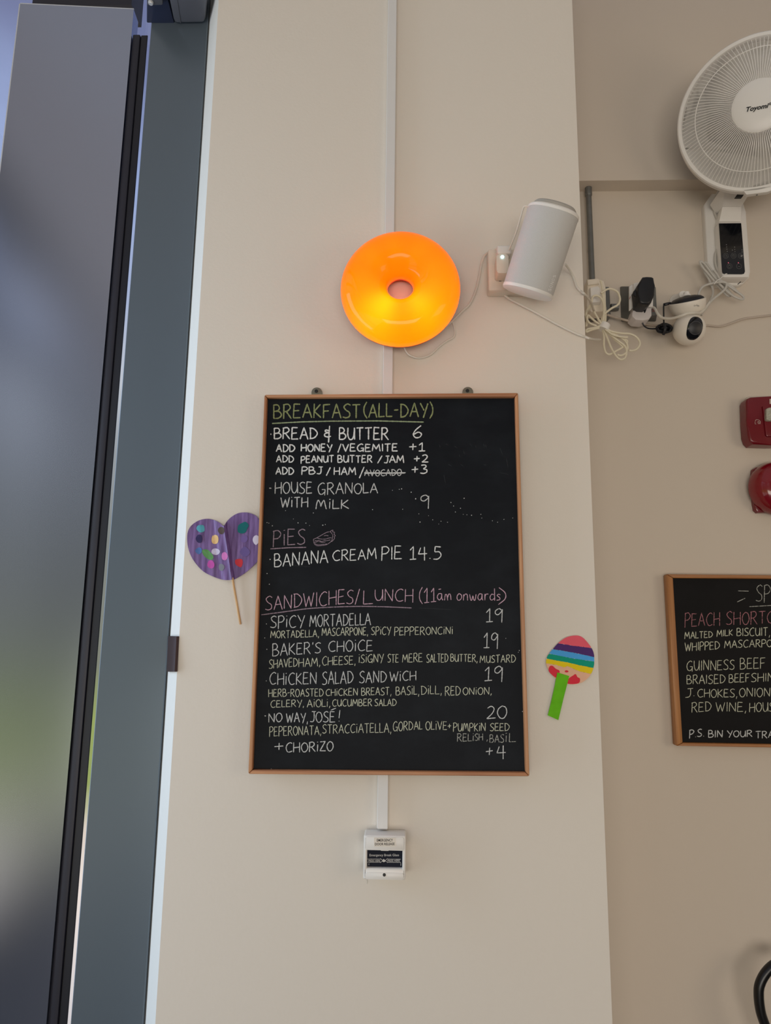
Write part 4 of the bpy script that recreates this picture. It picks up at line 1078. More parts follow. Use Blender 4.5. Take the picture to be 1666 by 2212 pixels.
w2('chalk_line', [W(c2, 'WHIPPED', 285, 982, 680, 955, 885, 870), W(c2, 'MASCARPO', 735, 948, 1275, 930, 862, 850)], 2.0, 'ch_cream')
w2('chalk_line', [W(c2, 'GUINNESS', 305, 1205, 850, 1190, 1092, 1080), W(c2, 'BEEF', 912, 1188, 1200, 1175, 1065, 1058)], 1.9, 'ch_cream')
w2('chalk_line', [W(c2, 'BRAISED', 305, 1358, 745, 1345, 1258, 1245), W(c2, 'BEEF', 785, 1340, 1022, 1332, 1245, 1235), W(c2, 'SHIN', 1040, 1335, 1300, 1325, 1238)], 1.9, 'ch_cream')
w2('chalk_line', [W(c2, 'J.', 285, 1520, 400, 1495, 1412, 1405), W(c2, 'CHOKES,', 428, 1505, 882, 1508, 1412), W(c2, 'ONIONS', 905, 1500, 1330, 1498, 1402)], 1.9, 'ch_cream')
w2('chalk_line', [W(c2, 'RED', 362, 1675, 585, 1665, 1568, 1560), W(c2, 'WINE,', 638, 1670, 985, 1668, 1565), W(c2, 'HOUS', 1020, 1672, 1300, 1668, 1568)], 1.9, 'ch_cream')
w2('chalk_line', [W(c2, 'P.S.', 336, 1968, 505, 1950, 1882), W(c2, 'BIN', 552, 1965, 716, 1960, 1885), W(c2, 'YOUR', 765, 1960, 1052, 1955, 1890), W(c2, 'TRA', 1090, 1972, 1300, 1968, 1895)], 2.4, 'ch_soft')

# ---- fire alarm strobe and bell
ca = conv(1580, 840, 7.373)
al = thing('fire_alarm', 'square red fire alarm sounder with a clear strobe lens above the red bell', 'fire alarm', P(*ca(640, 890), YW))
YA0, YA1 = YW - .045, YW - .004
outl = [(240, 200), (262, 150), (320, 125), (640, 118), (1090, 122), (1110, 200), (1100, 700), (1070, 840), (1000, 885), (640, 890), (350, 880), (300, 830), (268, 740), (250, 520)]
bm = nb(); prism(bm, [P(*ca(x, y), YA0) for x, y in outl], (0, .041, 0), .007, 3); obj('alarm_body', bm, M['red'], al)
bm = nb(); prism(bm, [P(*ca(640 + (x - 640) * 1.03 - 6, 500 + (y - 500) * 1.025), YW - .006) for x, y in outl], (0, .0055, 0), .001); obj('back_plate', bm, mat('pale_gasket', (.62, .55, .48, 1), .6), al, 'pale mounting plate')
bm = nb(); prism(bm, [P(*ca(x, y), YA0 - .006) for x, y in ((500, 275), (860, 275), (850, 740), (830, 760), (580, 760), (555, 740))], (0, .008, 0), .004, 2); obj('lens_surround', bm, M['red'], al)
bm = nb(); pts = [P(*ca(560 + (x + 0) * 250, 300 + y * 205), YA0 - .016) for x, y in rrect(0, 0, 1, 1, .16)]
prism(bm, pts, (0, .012, 0), .003, 2); obj('strobe_lens', bm, M['lens'], al, 'clear sparkling strobe lens')
bm = nb()
prism(bm, quad_px(*ca(612, 160), *ca(700, 240), YA0 - .0008), (0, .0006, 0))
for pts in (((380, 520), (395, 490), (440, 495), (465, 520), (462, 560)), ((380, 525), (382, 560), (400, 560)), ((412, 535), (440, 515), (455, 555), (425, 555), (440, 535)), ((392, 500), (400, 488))):
    rib(ca, pts, 1.0, YA0 - .0008)
obj('printed_mark', bm, mat('pale_print', (.62, .50, .45, 1), .5), al, 'pale printed symbol', smooth=0)
bell = thing('fire_bell', 'round glossy red alarm bell under the square red alarm', 'bell', P(*ca(700, 2000), YW))
bc = P(*ca(745, 1575), YW - .03)
rb_ = abs(P(*ca(305, 1575), YW - .02).x - P(*ca(745, 1575), YW - .02).x)
bm = nb()
prof = [(rb_ * 1.0, -.012), (rb_ * 1.0, -.006), (rb_ * .975, .004), (rb_ * .90, .018), (rb_ * .76, .030), (rb_ * .55, .038), (rb_ * .3, .042), (0, .043)]
lathe(bm, bc, (0, -1, 0), prof, 64); obj('bell_gong', bm, M['red_bell'], bell)
bm = nb(); h_ = [(345, 1330), (350, 1280), (400, 1245), (440, 1245), (1040, 1245), (1120, 1330), (1110, 1880), (1050, 1960), (430, 1970), (385, 1930), (365, 1830)]
prism(bm, [P(*ca(x, y), YW - .016) for x, y in h_], (0, .0155, 0), .004, 2); obj('bell_back_box', bm, M['red'], bell)
bm = nb(); lathe(bm, bc + Vector((0, -.043, 0)), (0, -1, 0), [(.008, 0), (.008, .003), (.006, .005), (0, .005)], 16); obj('bell_nut', bm, M['galv'], bell)

# ---- wall fan
sF = .205 / .215
FC = CAM + Vector((.989, 1.840, 1.4945)) * sF
az, elv = -.408, .2885
FN = Vector((math.sin(az) * math.cos(elv), -math.cos(az) * math.cos(elv), -math.sin(elv)))
fu = FN.cross(Vector((0, 0, 1))).normalized(); fv = fu.cross(FN).normalized()
FR = .205
fan = thing('wall_fan', 'white wall fan with a round wire cage tilted down towards the room', 'fan', P(1575, 610, YW))
def fp(r, a, h): return FC + FN * h + fu * (r * math.cos(a)) + fv * (r * math.sin(a))
bm = nb(); lathe(bm, FC, FN, [(FR, -.018), (FR, .004), (FR - .003, .008), (FR - .011, .008), (FR - .013, .004), (FR - .013, -.018)], 96, u=fu, v=fv)
obj('cage_ring', bm, M['white_pl'], fan)
NS = 118
def dome(r, hub=.066, hh=.055):
    s = max(0.0, (r - hub) / (FR - .012 - hub))
    return hh * (1 - s ** 2.2)
bm = nb()
for k in range(NS):
    a = 2 * PI * k / NS
    tube(bm, [fp(r, a, dome(r)) for r in (.060, .085, .12, .15, .175, FR - .010)], .00095, 5, smooth=False)
torus(bm, FC + FN * dome(.158), FN, .158, .0012, 96, 6)
M['white_wire'] = mat('white_wire', (0.92, 0.90, 0.87, 1), 0.3)
obj('front_grille', bm, M['white_wire'], fan, 'radial white wire guard')
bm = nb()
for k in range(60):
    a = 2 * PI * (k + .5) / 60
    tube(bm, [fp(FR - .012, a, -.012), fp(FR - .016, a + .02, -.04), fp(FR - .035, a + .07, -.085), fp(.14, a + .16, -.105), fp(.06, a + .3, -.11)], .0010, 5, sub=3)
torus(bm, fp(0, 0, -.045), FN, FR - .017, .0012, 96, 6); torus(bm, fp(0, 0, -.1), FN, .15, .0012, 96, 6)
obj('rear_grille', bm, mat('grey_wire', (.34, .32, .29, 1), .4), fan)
bm = nb(); lathe(bm, FC + FN * .050, FN, [(.068, 0), (.0675, .006), (.062, .009), (.03, .011), (0, .0115)], 64, u=fu, v=fv); hub = obj('hub_badge', bm, M['white_pl'], fan)
bm = nb(); hd = .0625
# lettering lies on the badge, level with the fan's own sideways axis
def on_disc(px, py):
    d = ray(px, py); p0 = FC + FN * hd
    return CAM + d * ((p0 - CAM).dot(FN) / d.dot(FN))
cf = conv(1400, 40, 3.688)
fit_text(bm, 'Toyomi', on_disc(*cf(782, 756)), on_disc(*cf(962, 722)), on_disc(*cf(785, 706)), bold=.03, shear=.25)
tl_ = (bm.verts[:] and bm) and None
fit_text(bm, 'R', on_disc(*cf(970, 686)), on_disc(*cf(982, 684)), on_disc(*cf(970, 672)), bold=.01)
cR = on_disc(*cf(976, 679)); torus(bm, cR, FN, .0030, .0004, 20, 5)
obj('logo_lettering', bm, M['ink'], hub, 'black script maker lettering', smooth=0)
bm = nb()
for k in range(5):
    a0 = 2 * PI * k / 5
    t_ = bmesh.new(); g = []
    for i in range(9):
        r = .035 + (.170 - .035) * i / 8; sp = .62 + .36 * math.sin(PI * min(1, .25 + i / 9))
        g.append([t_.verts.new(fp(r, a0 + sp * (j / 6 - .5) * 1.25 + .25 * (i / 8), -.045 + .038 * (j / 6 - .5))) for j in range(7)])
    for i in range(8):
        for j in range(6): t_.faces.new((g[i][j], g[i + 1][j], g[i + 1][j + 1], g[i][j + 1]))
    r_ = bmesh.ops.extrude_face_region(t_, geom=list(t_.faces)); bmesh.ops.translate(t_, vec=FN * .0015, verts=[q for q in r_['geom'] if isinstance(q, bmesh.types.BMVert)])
    b2 = nb(); merge(b2, t_); obj('fan_blade', b2, mat('blade_plastic', (.045, .041, .037, 1), .5, spec=.15) if k == 0 else bpy.data.materials['blade_plastic'], fan)  # blades coloured near black to put in the shade inside the cage
bm.free()
bm = nb(); lathe(bm, FC + FN * -.06, FN, [(.036, 0), (.036, .04), (.03, .048), (0, .05)], 32, u=fu, v=fv); obj('blade_hub', bm, M['white_pl'], fan)
bm = nb(); lathe(bm, FC - FN * .19, FN, [(0, 0), (.035, .004), (.052, .02), (.056, .05), (.054, .078)], 40, u=fu, v=fv); obj('motor_housing', bm, M['white_pl'], fan)
# clip and screw at the foot of the cage
bm = nb()
def on_ring(px, py, h):
    d = ray(px, py); p0 = FC + FN * h
    return CAM + d * ((p0 - CAM).dot(FN) / d.dot(FN))
cl_ = [on_ring(*cf(x, y), .008) for x, y in ((752, 1362), (1080, 1318), (1030, 1352), (952, 1383), (785, 1404))]
prism(bm, cl_, -FN * .024, .002)
obj('cage_clip', bm, M['white_pl'], fan)
bm = nb(); lathe(bm, on_ring(*cf(868, 1396), -.006), (0, 0, -1), [(.0026, 0), (.0026, .004), (0, .006)], 12); obj('clip_screw', bm, M['galv'], fan)
# wall plate, control box, arm
cz = conv(1226, 380, 3.786)
bp = [(1185, 140), (1420, 150), (1465, 290), (1500, 780), (1490, 830), (1440, 880), (1390, 895), (1200, 890), (1180, 860), (1150, 720), (1118, 235)]
bm = nb(); prism(bm, [P(*cz(x, y), YW - .022) for x, y in bp], (0, .0215, 0), .005, 3); obj('wall_plate', bm, M['white_pl'], fan)
Yc0 = YW - .058
bm = nb(); f_ = [P(*cz(1238, 372), Yc0), P(*cz(1425, 372), Yc0), P(*cz(1492, 828), Yc0), P(*cz(1268, 828), Yc0)]
hexa(bm, f_, [Vector((p.x * 1.0, YW - .018, p.z)) for p in f_], .006); obj('control_box', bm, M['white_pl'], fan)
Yp = Yc0 - .0012
pts = [(1240, 388), (1422, 386), (1453, 782), (1445, 800), (1425, 804), (1290, 803), (1272, 796), (1266, 780)]
bm = nb(); prism(bm, [P(*cz(x, y), Yp) for x, y in pts], (0, .0016, 0)); cpan = obj('control_panel', bm, M['black_gloss'], fan, 'glossy black touch panel', smooth=0)
cq = conv(1500, 400, 9.217)
bm = nb()
def ring_px(x, y, r, w):
    c = cq(x, y); chalk(bm, [[Vector((c[0] + r * math.cos(2 * PI * k / 24), c[1] + r * math.sin(2 * PI * k / 24), 0)) for k in range(25)]], w, Yp - .0003)
for x, y in ((630, 1408), (784, 1406), (930, 1406), (703, 1614), (893, 1614)):
    ring_px(x, y, 5.6, .45); ring_px(x, y, 3.0, .5) if x != 893 else None
rib(cq, ((632, 1390), (632, 1408), (650, 1408)), .6, Yp - .0003); rib(cq, ((703, 1590), (703, 1612)), .6, Yp - .0003); rib(cq, ((868, 1605), (880, 1622), (900, 1625), (918, 1605)), .6, Yp - .0003)
chalk_dot(bm, *cq(946, 1406), 2.4, Yp - .0003); rib(cq, ((775, 1395), (792, 1395)), .6, Yp - .0003); rib(cq, ((775, 1408), (792, 1408)), .6, Yp - .0003)
for x, y in ((642, 1186), (646, 1230), (652, 1274), (657, 1318), (806, 1232), (808, 1280), (812, 1322), (760, 1293), (953, 1290), (955, 1330)):
    chalk_dot(bm, *cq(x, y), 1.1, Yp - .0003)
obj('panel_icons', bm, mat('dim_icons', (.22, .22, .22, 1), .5), cpan, smooth=0)
bm = nb(); chalk_dot(bm, *cq(680, 1545), .9, Yp - .0004); chalk_dot(bm, *cq(880, 1545), .9, Yp - .0004)
obj('indicator_lights', bm, mat('red_led', (.5, .05, .08, 1), .4, emit=(1, .15, .22, 1), estr=1.2), cpan, 'two tiny red lights', smooth=0)
bm = nb()
bot = [P(*cz(1242, 372), Yc0 + .002), P(*cz(1420, 372), Yc0 + .002)]
top = [P(*cz(1300, 40), YW - .16), P(*cz(1560, 40), YW - .16)]
mid = [P(*cz(1268, 250), Yc0 - .006), P(*cz(1425, 250), Yc0 - .006)]
def arm_sec(a, b, yb): return [a, b, Vector((b.x, yb, b.z)), Vector((a.x, yb, a.z))]
s0, s1, s2 = arm_sec(*bot, YW - .02), arm_sec(*mid, YW - .02), arm_sec(*top, YW - .045)
hexa(bm, s0, s1, .002); hexa(bm, s1, s2, .002)
obj('fan_arm', bm, M['white_pl'], fan)
bm = nb()
hexa(bm, [P(*cz(1375, 172), YW - .118), P(*cz(1432, 172), YW - .118), P(*cz(1452, 142), YW - .122), P(*cz(1395, 142), YW - .122)], [p + Vector((0, .01, 0)) for p in (P(*cz(1375, 172), YW - .118), P(*cz(1432, 172), YW - .118), P(*cz(1452, 142), YW - .122), P(*cz(1395, 142), YW - .122))], .001)
obj('latch_slot', bm, M['ink'], fan, 'dark latch slot under the cage', smooth=0)
bm = nb(); rib(cz, ((1392, 888), (1420, 864)), 2.2, YW - .062); obj('hook_slot', bm, M['ink'], fan, 'dark slot under the control box', smooth=0)
bm = nb()
tube(bm, [P(*cz(1235, 120), YW - .05), P(*cz(1205, 200), YW - .028), P(*cz(1200, 290), YW - .026), P(*cz(1232, 370), YW - .03), P(*cz(1240, 470), YW - .03), P(*cz(1238, 560), YW - .03), P(*cz(1212, 640), YW - .03), P(*cz(1212, 720), YW - .03), P(*cz(1240, 800), YW - .03), P(*cz(1255, 835), YW - .04)], .0032, 8)
YK = YW - .036
for pts in ([(1095, 705), (1120, 780), (1160, 850), (1190, 930), (1180, 1000), (1140, 1060), (1095, 1140)],
            [(1240, 870), (1180, 800), (1120, 720), (1085, 700), (1100, 740), (1150, 800), (1200, 860), (1260, 930), (1310, 980), (1340, 970), (1290, 910), (1220, 830), (1140, 715), (1120, 712)],
            [(1190, 870), (1260, 860), (1310, 890), (1370, 940), (1390, 950), (1340, 900), (1260, 860), (1220, 800), (1195, 770)],
            [(1230, 870), (1300, 940), (1370, 990), (1430, 1010), (1440, 990), (1390, 950), (1300, 890), (1230, 850)],
            [(1095, 1130), (1080, 1000), (1075, 960), (1110, 905), (1180, 880), (1260, 868), (1300, 880), (1290, 925), (1240, 970), (1180, 1020), (1120, 1100), (1070, 1140)]):
    YK -= .006
    tube(bm, [P(*cz(x, y), YK) for x, y in pts], .0034, 8)
obj('fan_lead', bm, M['cable_grey'], fan, 'pale grey lead looped in a bundle below the fan')
bm = nb(); tube(bm, [P(*cz(1200, 885), YK - .004), P(*cz(1225, 855), YK - .010), P(*cz(1250, 840), YK - .008), P(*cz(1290, 805), YK - .004), P(*cz(1305, 800), YK - .002)], .0012, 6); obj('wire_tie', bm, M['white_pl'], fan)

# ---- galvanised conduit and the metal socket boxes
cd = thing('steel_conduit', 'galvanised steel conduit pipe rising along the pillar corner', 'pipe', P(*cz(195, 860), YW))
rc = .0085
xc = (P(*cz(175, 100), YW - .018).x + P(*cz(197, 800), YW - .018).x) / 2; xc = max(xc, XP + .0265)
ztop, zbot = P(*cz(172, 78), YW - .018).z, P(*cz(195, 880), YW - .018).z
bm = nb(); lathe(bm, (xc, YW - .018, zbot), (0, 0, 1), [(rc, 0), (rc, ztop - zbot)], 20); obj('pipe', bm, M['galv'], cd)
zc = P(*cz(172, 165), YW - .018).z
bm = nb(); lathe(bm, (xc, YW - .018, zc), (0, 0, 1), [(rc * 1.06, 0), (rc * 1.22, .002), (rc * 1.22, ztop - zc - .001), (rc * 1.05, ztop - zc + .001), (0, ztop - zc + .001)], 20); obj('end_coupler', bm, M['galv'], cd)
bm = nb(); lathe(bm, (xc, YW - .0005, P(*cz(178, 120), YW).z), (0, -1, 0), [(.005, 0), (.005, .01)], 10); lathe(bm, (xc, YW - .0005, P(*cz(178, 620), YW).z), (0, -1, 0), [(.005, 0), (.005, .01)], 10); obj('pipe_clip', bm, M['galv'], cd)

b1 = thing('metal_socket', 'dark grey metal socket box hidden behind the white plug at the pillar corner', 'socket', P(*cz(330, 1190), YW))
bm = nb(); a, b = P(*cz(160, 905), YW - .04), P(*cz(357, 1150), YW - .04)
box(bm, (max(a.x, XP + .012), YW - .04, b.z), (b.x, YW - .0005, a.z), .004, 3); obj('socket_box', bm, M['grey_box'], b1)
bm = nb(); lathe(bm, P(*cz(355, 1075), YW - .018), (1, 0, 0), [(.0105, 0), (.0105, .022)], 20); obj('pipe_nipple', bm, M['galv'], b1, 'short pipe link to the next box')
b2 = thing('metal_socket', 'dark grey metal socket box carrying the white and black plugs', 'socket', P(*cz(580, 1200), YW))
bm = nb()
hexa(bm, [P(*cz(x, y), YW - .040) for x, y in ((510, 903), (722, 903), (735, 1140), (505, 1140))], [P(*cz(x, y), YW - .0005) for x, y in ((425, 903), (722, 903), (725, 1195), (435, 1195))], .004); obj('socket_box', bm, M['grey_box'], b2)
ad = thing('plug_adapter', 'white travel plug adapter in the dark metal socket box', 'plug', P(*cz(600, 1110), YW - .04))
bm = nb(); prism(bm, [P(*cz(x, y), YW - .078) for x, y in ((540, 880), (560, 870), (600, 866), (690, 880), (705, 900), (703, 1070), (545, 1072))], (0, .037, 0), .003, 2)
hexa(bm, [P(*cz(x, y), YW - .070) for x, y in ((505, 905), (545, 880), (545, 1070), (505, 1110))], [P(*cz(x, y), YW - .041) for x, y in ((500, 905), (545, 880), (545, 1070), (500, 1110))], .002)
obj('adapter_body', bm, M['white_pl'], ad)
bm = nb(); prism(bm, [P(*cz(x, y), YW - .084) for x, y in ((545, 1080), (690, 1078), (692, 1140), (670, 1172), (620, 1182), (560, 1176), (530, 1150), (530, 1120))], (0, .044, 0), .004, 2)
obj('plug_head', bm, mat('lilac_white_plastic', (.66, .62, .62, 1), .4), ad, 'white plug head pushed in from below')
bm = nb(); rib(cz, ((692, 1092), (714, 1094)), 1.3, YW - .0415); rib(cz, ((694, 1106), (716, 1106)), 1.3, YW - .0415); rib(cz, ((506, 1010), (516, 985)), 1.2, YW - .0715)
obj('red_mark', bm, mat('red_print', rgb(170, 60, 50), .5), ad, 'small red print', smooth=0)
pa = thing('power_adapter', 'black power adapter plugged into the white adapter above the metal box', 'plug', P(*cz(640, 1045), YW - .08))
bm = nb(); prism(bm, [P(*cz(x, y), YW - .135) for x, y in ((618, 824), (650, 820), (690, 822), (708, 830), (716, 900), (715, 970), (690, 1030), (660, 1048), (612, 1045), (585, 1030), (580, 960), (572, 900))], (0, .054, 0), .006, 3)
obj('adapter_body', bm, M['black_pl'], pa)
bm = nb(); lathe(bm, P(*cz(575, 968), YW - .11), (-.5, -1, 0), [(.0125, -.01), (.0125, .008), (.010, .012), (0, .012)], 24); obj('plug_boss', bm, M['black_pl'], pa)
bm = nb()
tube(bm, [P(*cz(642, 1045), YW - .10), P(*cz(642, 1085), YW - .09), P(*cz(625, 1130), YW - .08), P(*cz(612, 1170), YW - .07), P(*cz(620, 1215), YW - .065), P(*cz(655, 1245), YW - .06), P(*cz(720, 1250), YW - .055), P(*cz(750, 1240), YW - .05)], .0022, 8)
tube(bm, [P(*cz(790, 1220), YW - .05), P(*cz(788, 1150), YW - .055), P(*cz(788, 1060), YW - .06), P(*cz(800, 1045), YW - .062), P(*cz(870, 1038), YW - .06)], .0022, 8)
tube(bm, [P(*cz(796, 1052), YW - .063), P(*cz(830, 1045), YW - .064), P(*cz(880, 1045), YW - .06)], .0045, 8)
obj('adapter_lead', bm, M['black_pl'], pa)
bm = nb(); Rk = random.Random(3)
for k in range(9):
    ph = Rk.uniform(0, PI); pts = []
    for i in range(9):
        a = 2 * PI * i / 8
        pts.append(P(792 / 1 * 0 + cz(792 + 66 * math.cos(a) * Rk.uniform(.75, 1.05), 1250 + 38 * math.sin(a + ph * .2) * Rk.uniform(.7, 1.1))[0], cz(0, 1248 + 36 * math.sin(a) * Rk.uniform(.6, 1.15))[1], YW - .045 - .004 * k + .003 * math.sin(a * 2 + ph)))
    tube(bm, pts, .0026, 7, sub=4)
tube(bm, [P(*cz(786, 1205), YW - .085), P(*cz(800, 1250), YW - .09), P(*cz(785, 1300), YW - .08)], .004, 8)
ball(bm, P(*cz(792, 1248), YW - .06), .015, 20, (1.0, .8, .55))
obj('lead_bundle', bm, M['black_pl'], pa, 'black lead tied in a tight bundle')

# ---- white cable from the adapter across to the fan bundle and behind the camera
bm = nb(); tube(bm, [P(*cz(690, 1072), YW - .06), P(*cz(715, 1085), YW - .075), P(*cz(740, 1130), YW - .09), P(*cz(780, 1162), YW - .10), P(*cz(850, 1166), YW - .12), P(*cz(930, 1145), YW - .145), P(*cz(985, 1125), YW - .150), P(*cz(1040, 1122), YW - .145), P(*cz(1095, 1115), YW - .11), P(*cz(1150, 1050), YW - .07), P(*cz(1190, 1005), YW - .06)], .0038, 8)
o = obj('power_cable', bm, M['cable'], loc=tuple(P(*cz(780, 1162), YW))); tag(o, 'white cable swinging from the plug adapter past the front of the security camera', 'cable')
bm = nb(); tube(bm, [P(*cz(325, 1135), YW - .045), P(*cz(400, 1158), YW - .03), P(*cz(480, 1180), YW - .046), P(*cz(580, 1200), YW - .046), P(*cz(700, 1220), YW - .006), P(*cz(860, 1225), YW - .005), P(*cz(1000, 1225), YW - .005), P(*cz(1140, 1222), YW - .005), P(*cz(1250, 1230), YW - .005), P(*cz(1340, 1205), YW - .005), P(*cz(1440, 1170), YW - .005), P(*cz(1560, 1152), YW - .005), P(*cz(1700, 1135), YW - .005), P(*cz(1800, 1125), YW - .005)], .0034, 8)
o = obj('power_cable', bm, mat('taupe_cable', (.55, .47, .40, 1), .5), loc=tuple(P(*cz(700, 1220), YW))); tag(o, 'beige cable running low along the wall behind the security camera', 'cable')

# ---- security camera
ck = conv(1360, 600, 8.33)
YS = YW - .075
cam_t = thing('security_camera', 'white ball shaped security camera with a black eye below the wall fan', 'camera', P(*ck(1000, 500), YW))
hc = P(*ck(1075, 930), YS); hr = (P(*ck(1360, 930), YS) - P(*ck(790, 930), YS)).length / 2
bm = nb(); ball(bm, hc, hr, 48, (1, 1, 1.02)); head = obj('camera_head', bm, M['cam_white'], cam_t)
# black eye: a patch of the ball facing lower right
ex = P(*ck(1195, 905), YS - hr); ed = (ex - hc).normalized()
vd = (CAM - hc).normalized(); rt_ = (RT - vd * RT.dot(vd)).normalized(); up_ = vd.cross(rt_).normalized()
if up_.z < 0: up_ = -up_
ed = (rt_ * .37 + up_ * .09 + vd * .92).normalized()
eu = (rt_ - ed * rt_.dot(ed)).normalized(); ev = (up_ - ed * up_.dot(ed) - eu * up_.dot(eu)).normalized()
bm = nb()
def on_ball(a, b, k):
    d = (ed + eu * a + ev * b).normalized(); return hc + d * (hr * k)
N = 40; t_ = bmesh.new(); prevr = None; cen = t_.verts.new(on_ball(0, 0, 1.022))
for s in (.2, .4, .6, .8, .95, 1.0):
    rg = []
    for i in range(N):
        a = 2 * PI * i / N; ca_, sa_ = math.cos(a), math.sin(a)
        k = (abs(ca_) ** 2.5 + abs(sa_) ** 2.5) ** (-1 / 2.5)
        rg.append(t_.verts.new(on_ball(.56 * s * ca_ * k + .12 * s * sa_ * k, 1.06 * s * sa_ * k, 1.022 if s < 1 else 1.006)))
    for i in range(N):
        if prevr: t_.faces.new((prevr[i], prevr[(i + 1) % N], rg[(i + 1) % N], rg[i]))
        else: t_.faces.new((cen, rg[(i + 1) % N], rg[i]))
    prevr = rg
merge(bm, t_); eye = obj('camera_eye', bm, M['black_gloss'], cam_t, 'black oval camera window')
bm = nb(); torus(bm, hc + ed * (hr * .99) , ed, hr * .40, .0009, 40, 8); obj('lens_ring', bm, mat('dark_grey_ring', (.10, .10, .11, 1), .3), eye, 'grey lens ring')
bm = nb(); lathe(bm, hc + ed * (hr * .975), ed, [(hr * .39, 0), (hr * .38, .002), (hr * .2, .0036), (0, .004)], 32); obj('camera_lens', bm, M['black_pl'], eye)
bm = nb()
for a, b in ((.24, -.02), (.02, -.27), (-.14, .06)): ball(bm, on_ball(a, b, 1.03), .0008, 8)
obj('lens_leds', bm, mat('white_dots', (.8, .8, .8, 1), .3), eye, 'three tiny pale dots')
# cup shaped base, upside down above the head
bd = (up_ * .97 - rt_ * .19 + vd * .09).normalized(); bc_ = P(*ck(1052, 545), YS)
bR = (P(*ck(1365, 520), YS) - P(*ck(735, 560), YS)).length / 2
bm = nb(); lathe(bm, bc_, bd, [(bR * .30, -.026), (bR * .62, -.0215), (bR * .84, -.012), (bR * .96, .001), (bR * 1.0, .014), (bR * .99, .019), (bR * .96, .020)], 48); cup = obj('camera_base', bm, M['cam_white'], cam_t)
bm = nb(); lathe(bm, bc_, bd, [(bR * .93, .0190), (bR * .88, .0235), (bR * .74, .0290), (bR * .45, .033), (0, .035)], 48); obj('base_ring', bm, M['black_pl'], cam_t, 'black rubber ring round the base')
bm = nb()
p1 = bc_ + bd * .031
lathe(bm, p1, (0, .05, 1), [(.012, 0), (.011, .006), (.008, .008), (.008, .014), (0, .014)], 24); lathe(bm, Vector((P(*ck(860, 470), YW).x, YW - .0005, P(*ck(860, 450), YW).z)), (0, -1, 0), [(.024, 0), (.024, .008), (.020, .012), (.012, .05), (0, .052)], 36)
obj('wall_mount', bm, M['white_pl'], cam_t)
bm = nb()
def on_cup(px, py):
    d = ray(px, py); best = None
    for k in range(3000):
        s = 1.6 + k * .0002; p = CAM + d * s; q = p - bc_; h = q.dot(bd); rr = (q - bd * h).length
        if -.02 <= h <= .019 and rr <= bR * (1.006 if h > .005 else .97): return p
    return CAM + d * 1.85
b0, b1, b2_ = on_cup(*ck(1262, 480)), on_cup(*ck(1165, 475)), on_cup(*ck(1255, 525))
fit_text(bm, 'tapo', b0, b1, b2_)
obj('logo_lettering', bm, mat('grey_print', (.16, .15, .14, 1), .5), cup, 'small grey upside down lettering', smooth=0)

# ---- white multi plug and the tied cable bundle at the pillar corner
cb = conv(1220, 560, 6.942)
YM = YW - .085
mp_ = thing('plug_adapter', 'white plug adapter below the steel conduit at the pillar corner', 'plug', P(*cb(470, 780), YM))
bm = nb(); f_ = [(345, 300), (500, 290), (590, 320), (620, 420), (630, 780), (400, 790), (335, 720)]
prism(bm, [P(*cb(x, y), YM) for x, y in f_], (0, .044, 0), .004, 2); obj('adapter_body', bm, M['cream_pl'], mp_)
bm = nb(); prism(bm, [P(*cb(x, y), YM - .02) for x, y in ((385, 420), (500, 395), (540, 430), (545, 640), (400, 650))], (0, .022, 0), .004, 2); obj('plug_head', bm, M['white_pl'], mp_)
bm = nb(); prism(bm, [P(*cb(x, y), YM - .008) for x, y in ((340, 300), (500, 285), (520, 300), (520, 365), (350, 385))], (0, .012, 0), .003, 2); obj('adapter_cap', bm, M['cream_pl'], mp_)
cbn = thing('cable_bundle', 'cream cables tied in a looped bundle hanging at the pillar corner', 'cable', P(*cb(600, 1000), YM - .03))
YT = YM - .035
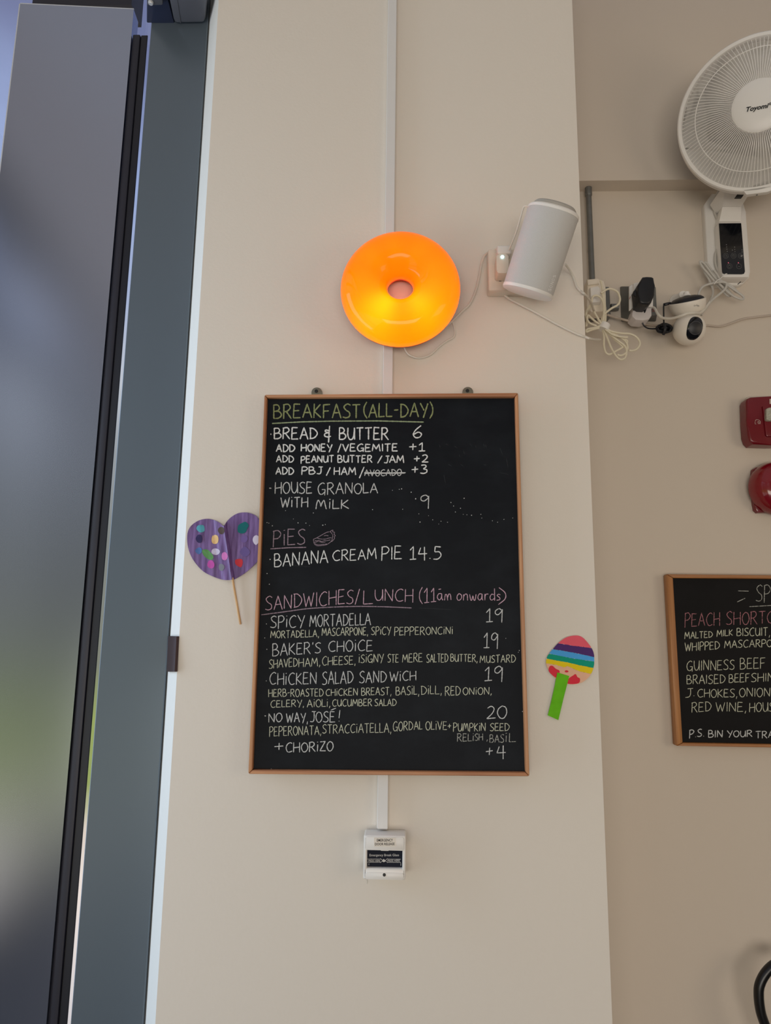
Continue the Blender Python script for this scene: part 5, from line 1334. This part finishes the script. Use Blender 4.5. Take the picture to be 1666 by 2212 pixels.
loops = [[(560, 1010), (590, 1150), (590, 1300), (620, 1400), (680, 1425), (780, 1370), (900, 1300), (940, 1230), (890, 1200), (760, 1150), (640, 1070)],
         [(580, 1040), (640, 1180), (700, 1330), (780, 1460), (850, 1505), (910, 1470), (930, 1380), (900, 1300), (800, 1220), (680, 1130), (600, 1060)],
         [(600, 1020), (700, 1080), (850, 1110), (980, 1120), (1080, 1170), (1130, 1260), (1090, 1340), (1020, 1370), (965, 1368)],
         [(610, 1050), (720, 1130), (850, 1165), (950, 1170)], [(610, 1060), (740, 1190), (860, 1300), (880, 1330)], [(790, 1430), (850, 1442), (920, 1400), (945, 1310), (900, 1220), (760, 1130), (620, 1060)],
         [(545, 970), (560, 890), (600, 820), (700, 740), (800, 680), (830, 600), (800, 500), (720, 450), (640, 450), (545, 510)],
         [(560, 970), (585, 850), (590, 700), (560, 600), (500, 550), (440, 550), (410, 600), (410, 690), (440, 780), (490, 870), (550, 970)],
         [(610, 960), (615, 800), (600, 660), (580, 520), (560, 400), (540, 320)], [(590, 960), (600, 820), (585, 640), (570, 520)],
         [(540, 980), (470, 940), (400, 880), (350, 840), (340, 900), (380, 960), (480, 1000)], [(540, 1000), (430, 1030), (340, 1050), (330, 1090), (400, 1060), (520, 1030)],
         [(340, 790), (390, 690), (350, 740), (320, 830), (335, 950), (325, 1010)]]
bm = nb()
for k, lp in enumerate(loops):
    yk = YT - .004 * (k % 4)
    tube(bm, [P(*cb(max(x, 322), y), yk) for x, y in lp], .0030, 8)
obj('looped_cable', bm, M['cable_cream'], cbn)
bm = nb(); p0, p1 = P(*cb(520, 1030), YT - .006), P(*cb(680, 1010), YT - .006)
dd = (P(*cb(560, 1080), YT) - P(*cb(620, 950), YT)).normalized()
cc = P(*cb(592, 1015), YT - .005); lathe(bm, cc - dd * .009, dd, [(.0145, 0), (.0152, .002), (.0152, .016), (.0145, .018)], 20); obj('cable_tie', bm, M['white_pl'], cbn, 'pale cable tie')

# ---- black hose at the lower right
hz = conv(1580, 2020, 11.523)
bm = nb()
tube(bm, [P(*hz(x, y), YW - .10) for x, y in ((1500, 900), (1250, 750), (1100, 730), (960, 830), (840, 970), (750, 1130), (695, 1300), (685, 1480), (700, 1700), (740, 1930), (800, 2120), (850, 2260), (930, 2500), (1040, 2800))], .0115, 18, sub=10)
o = obj('black_hose', bm, M['hose'], loc=tuple(P(*hz(700, 1700), YW - .1))); tag(o, 'thick black hose curving up at the bottom corner below the specials board', 'hose')
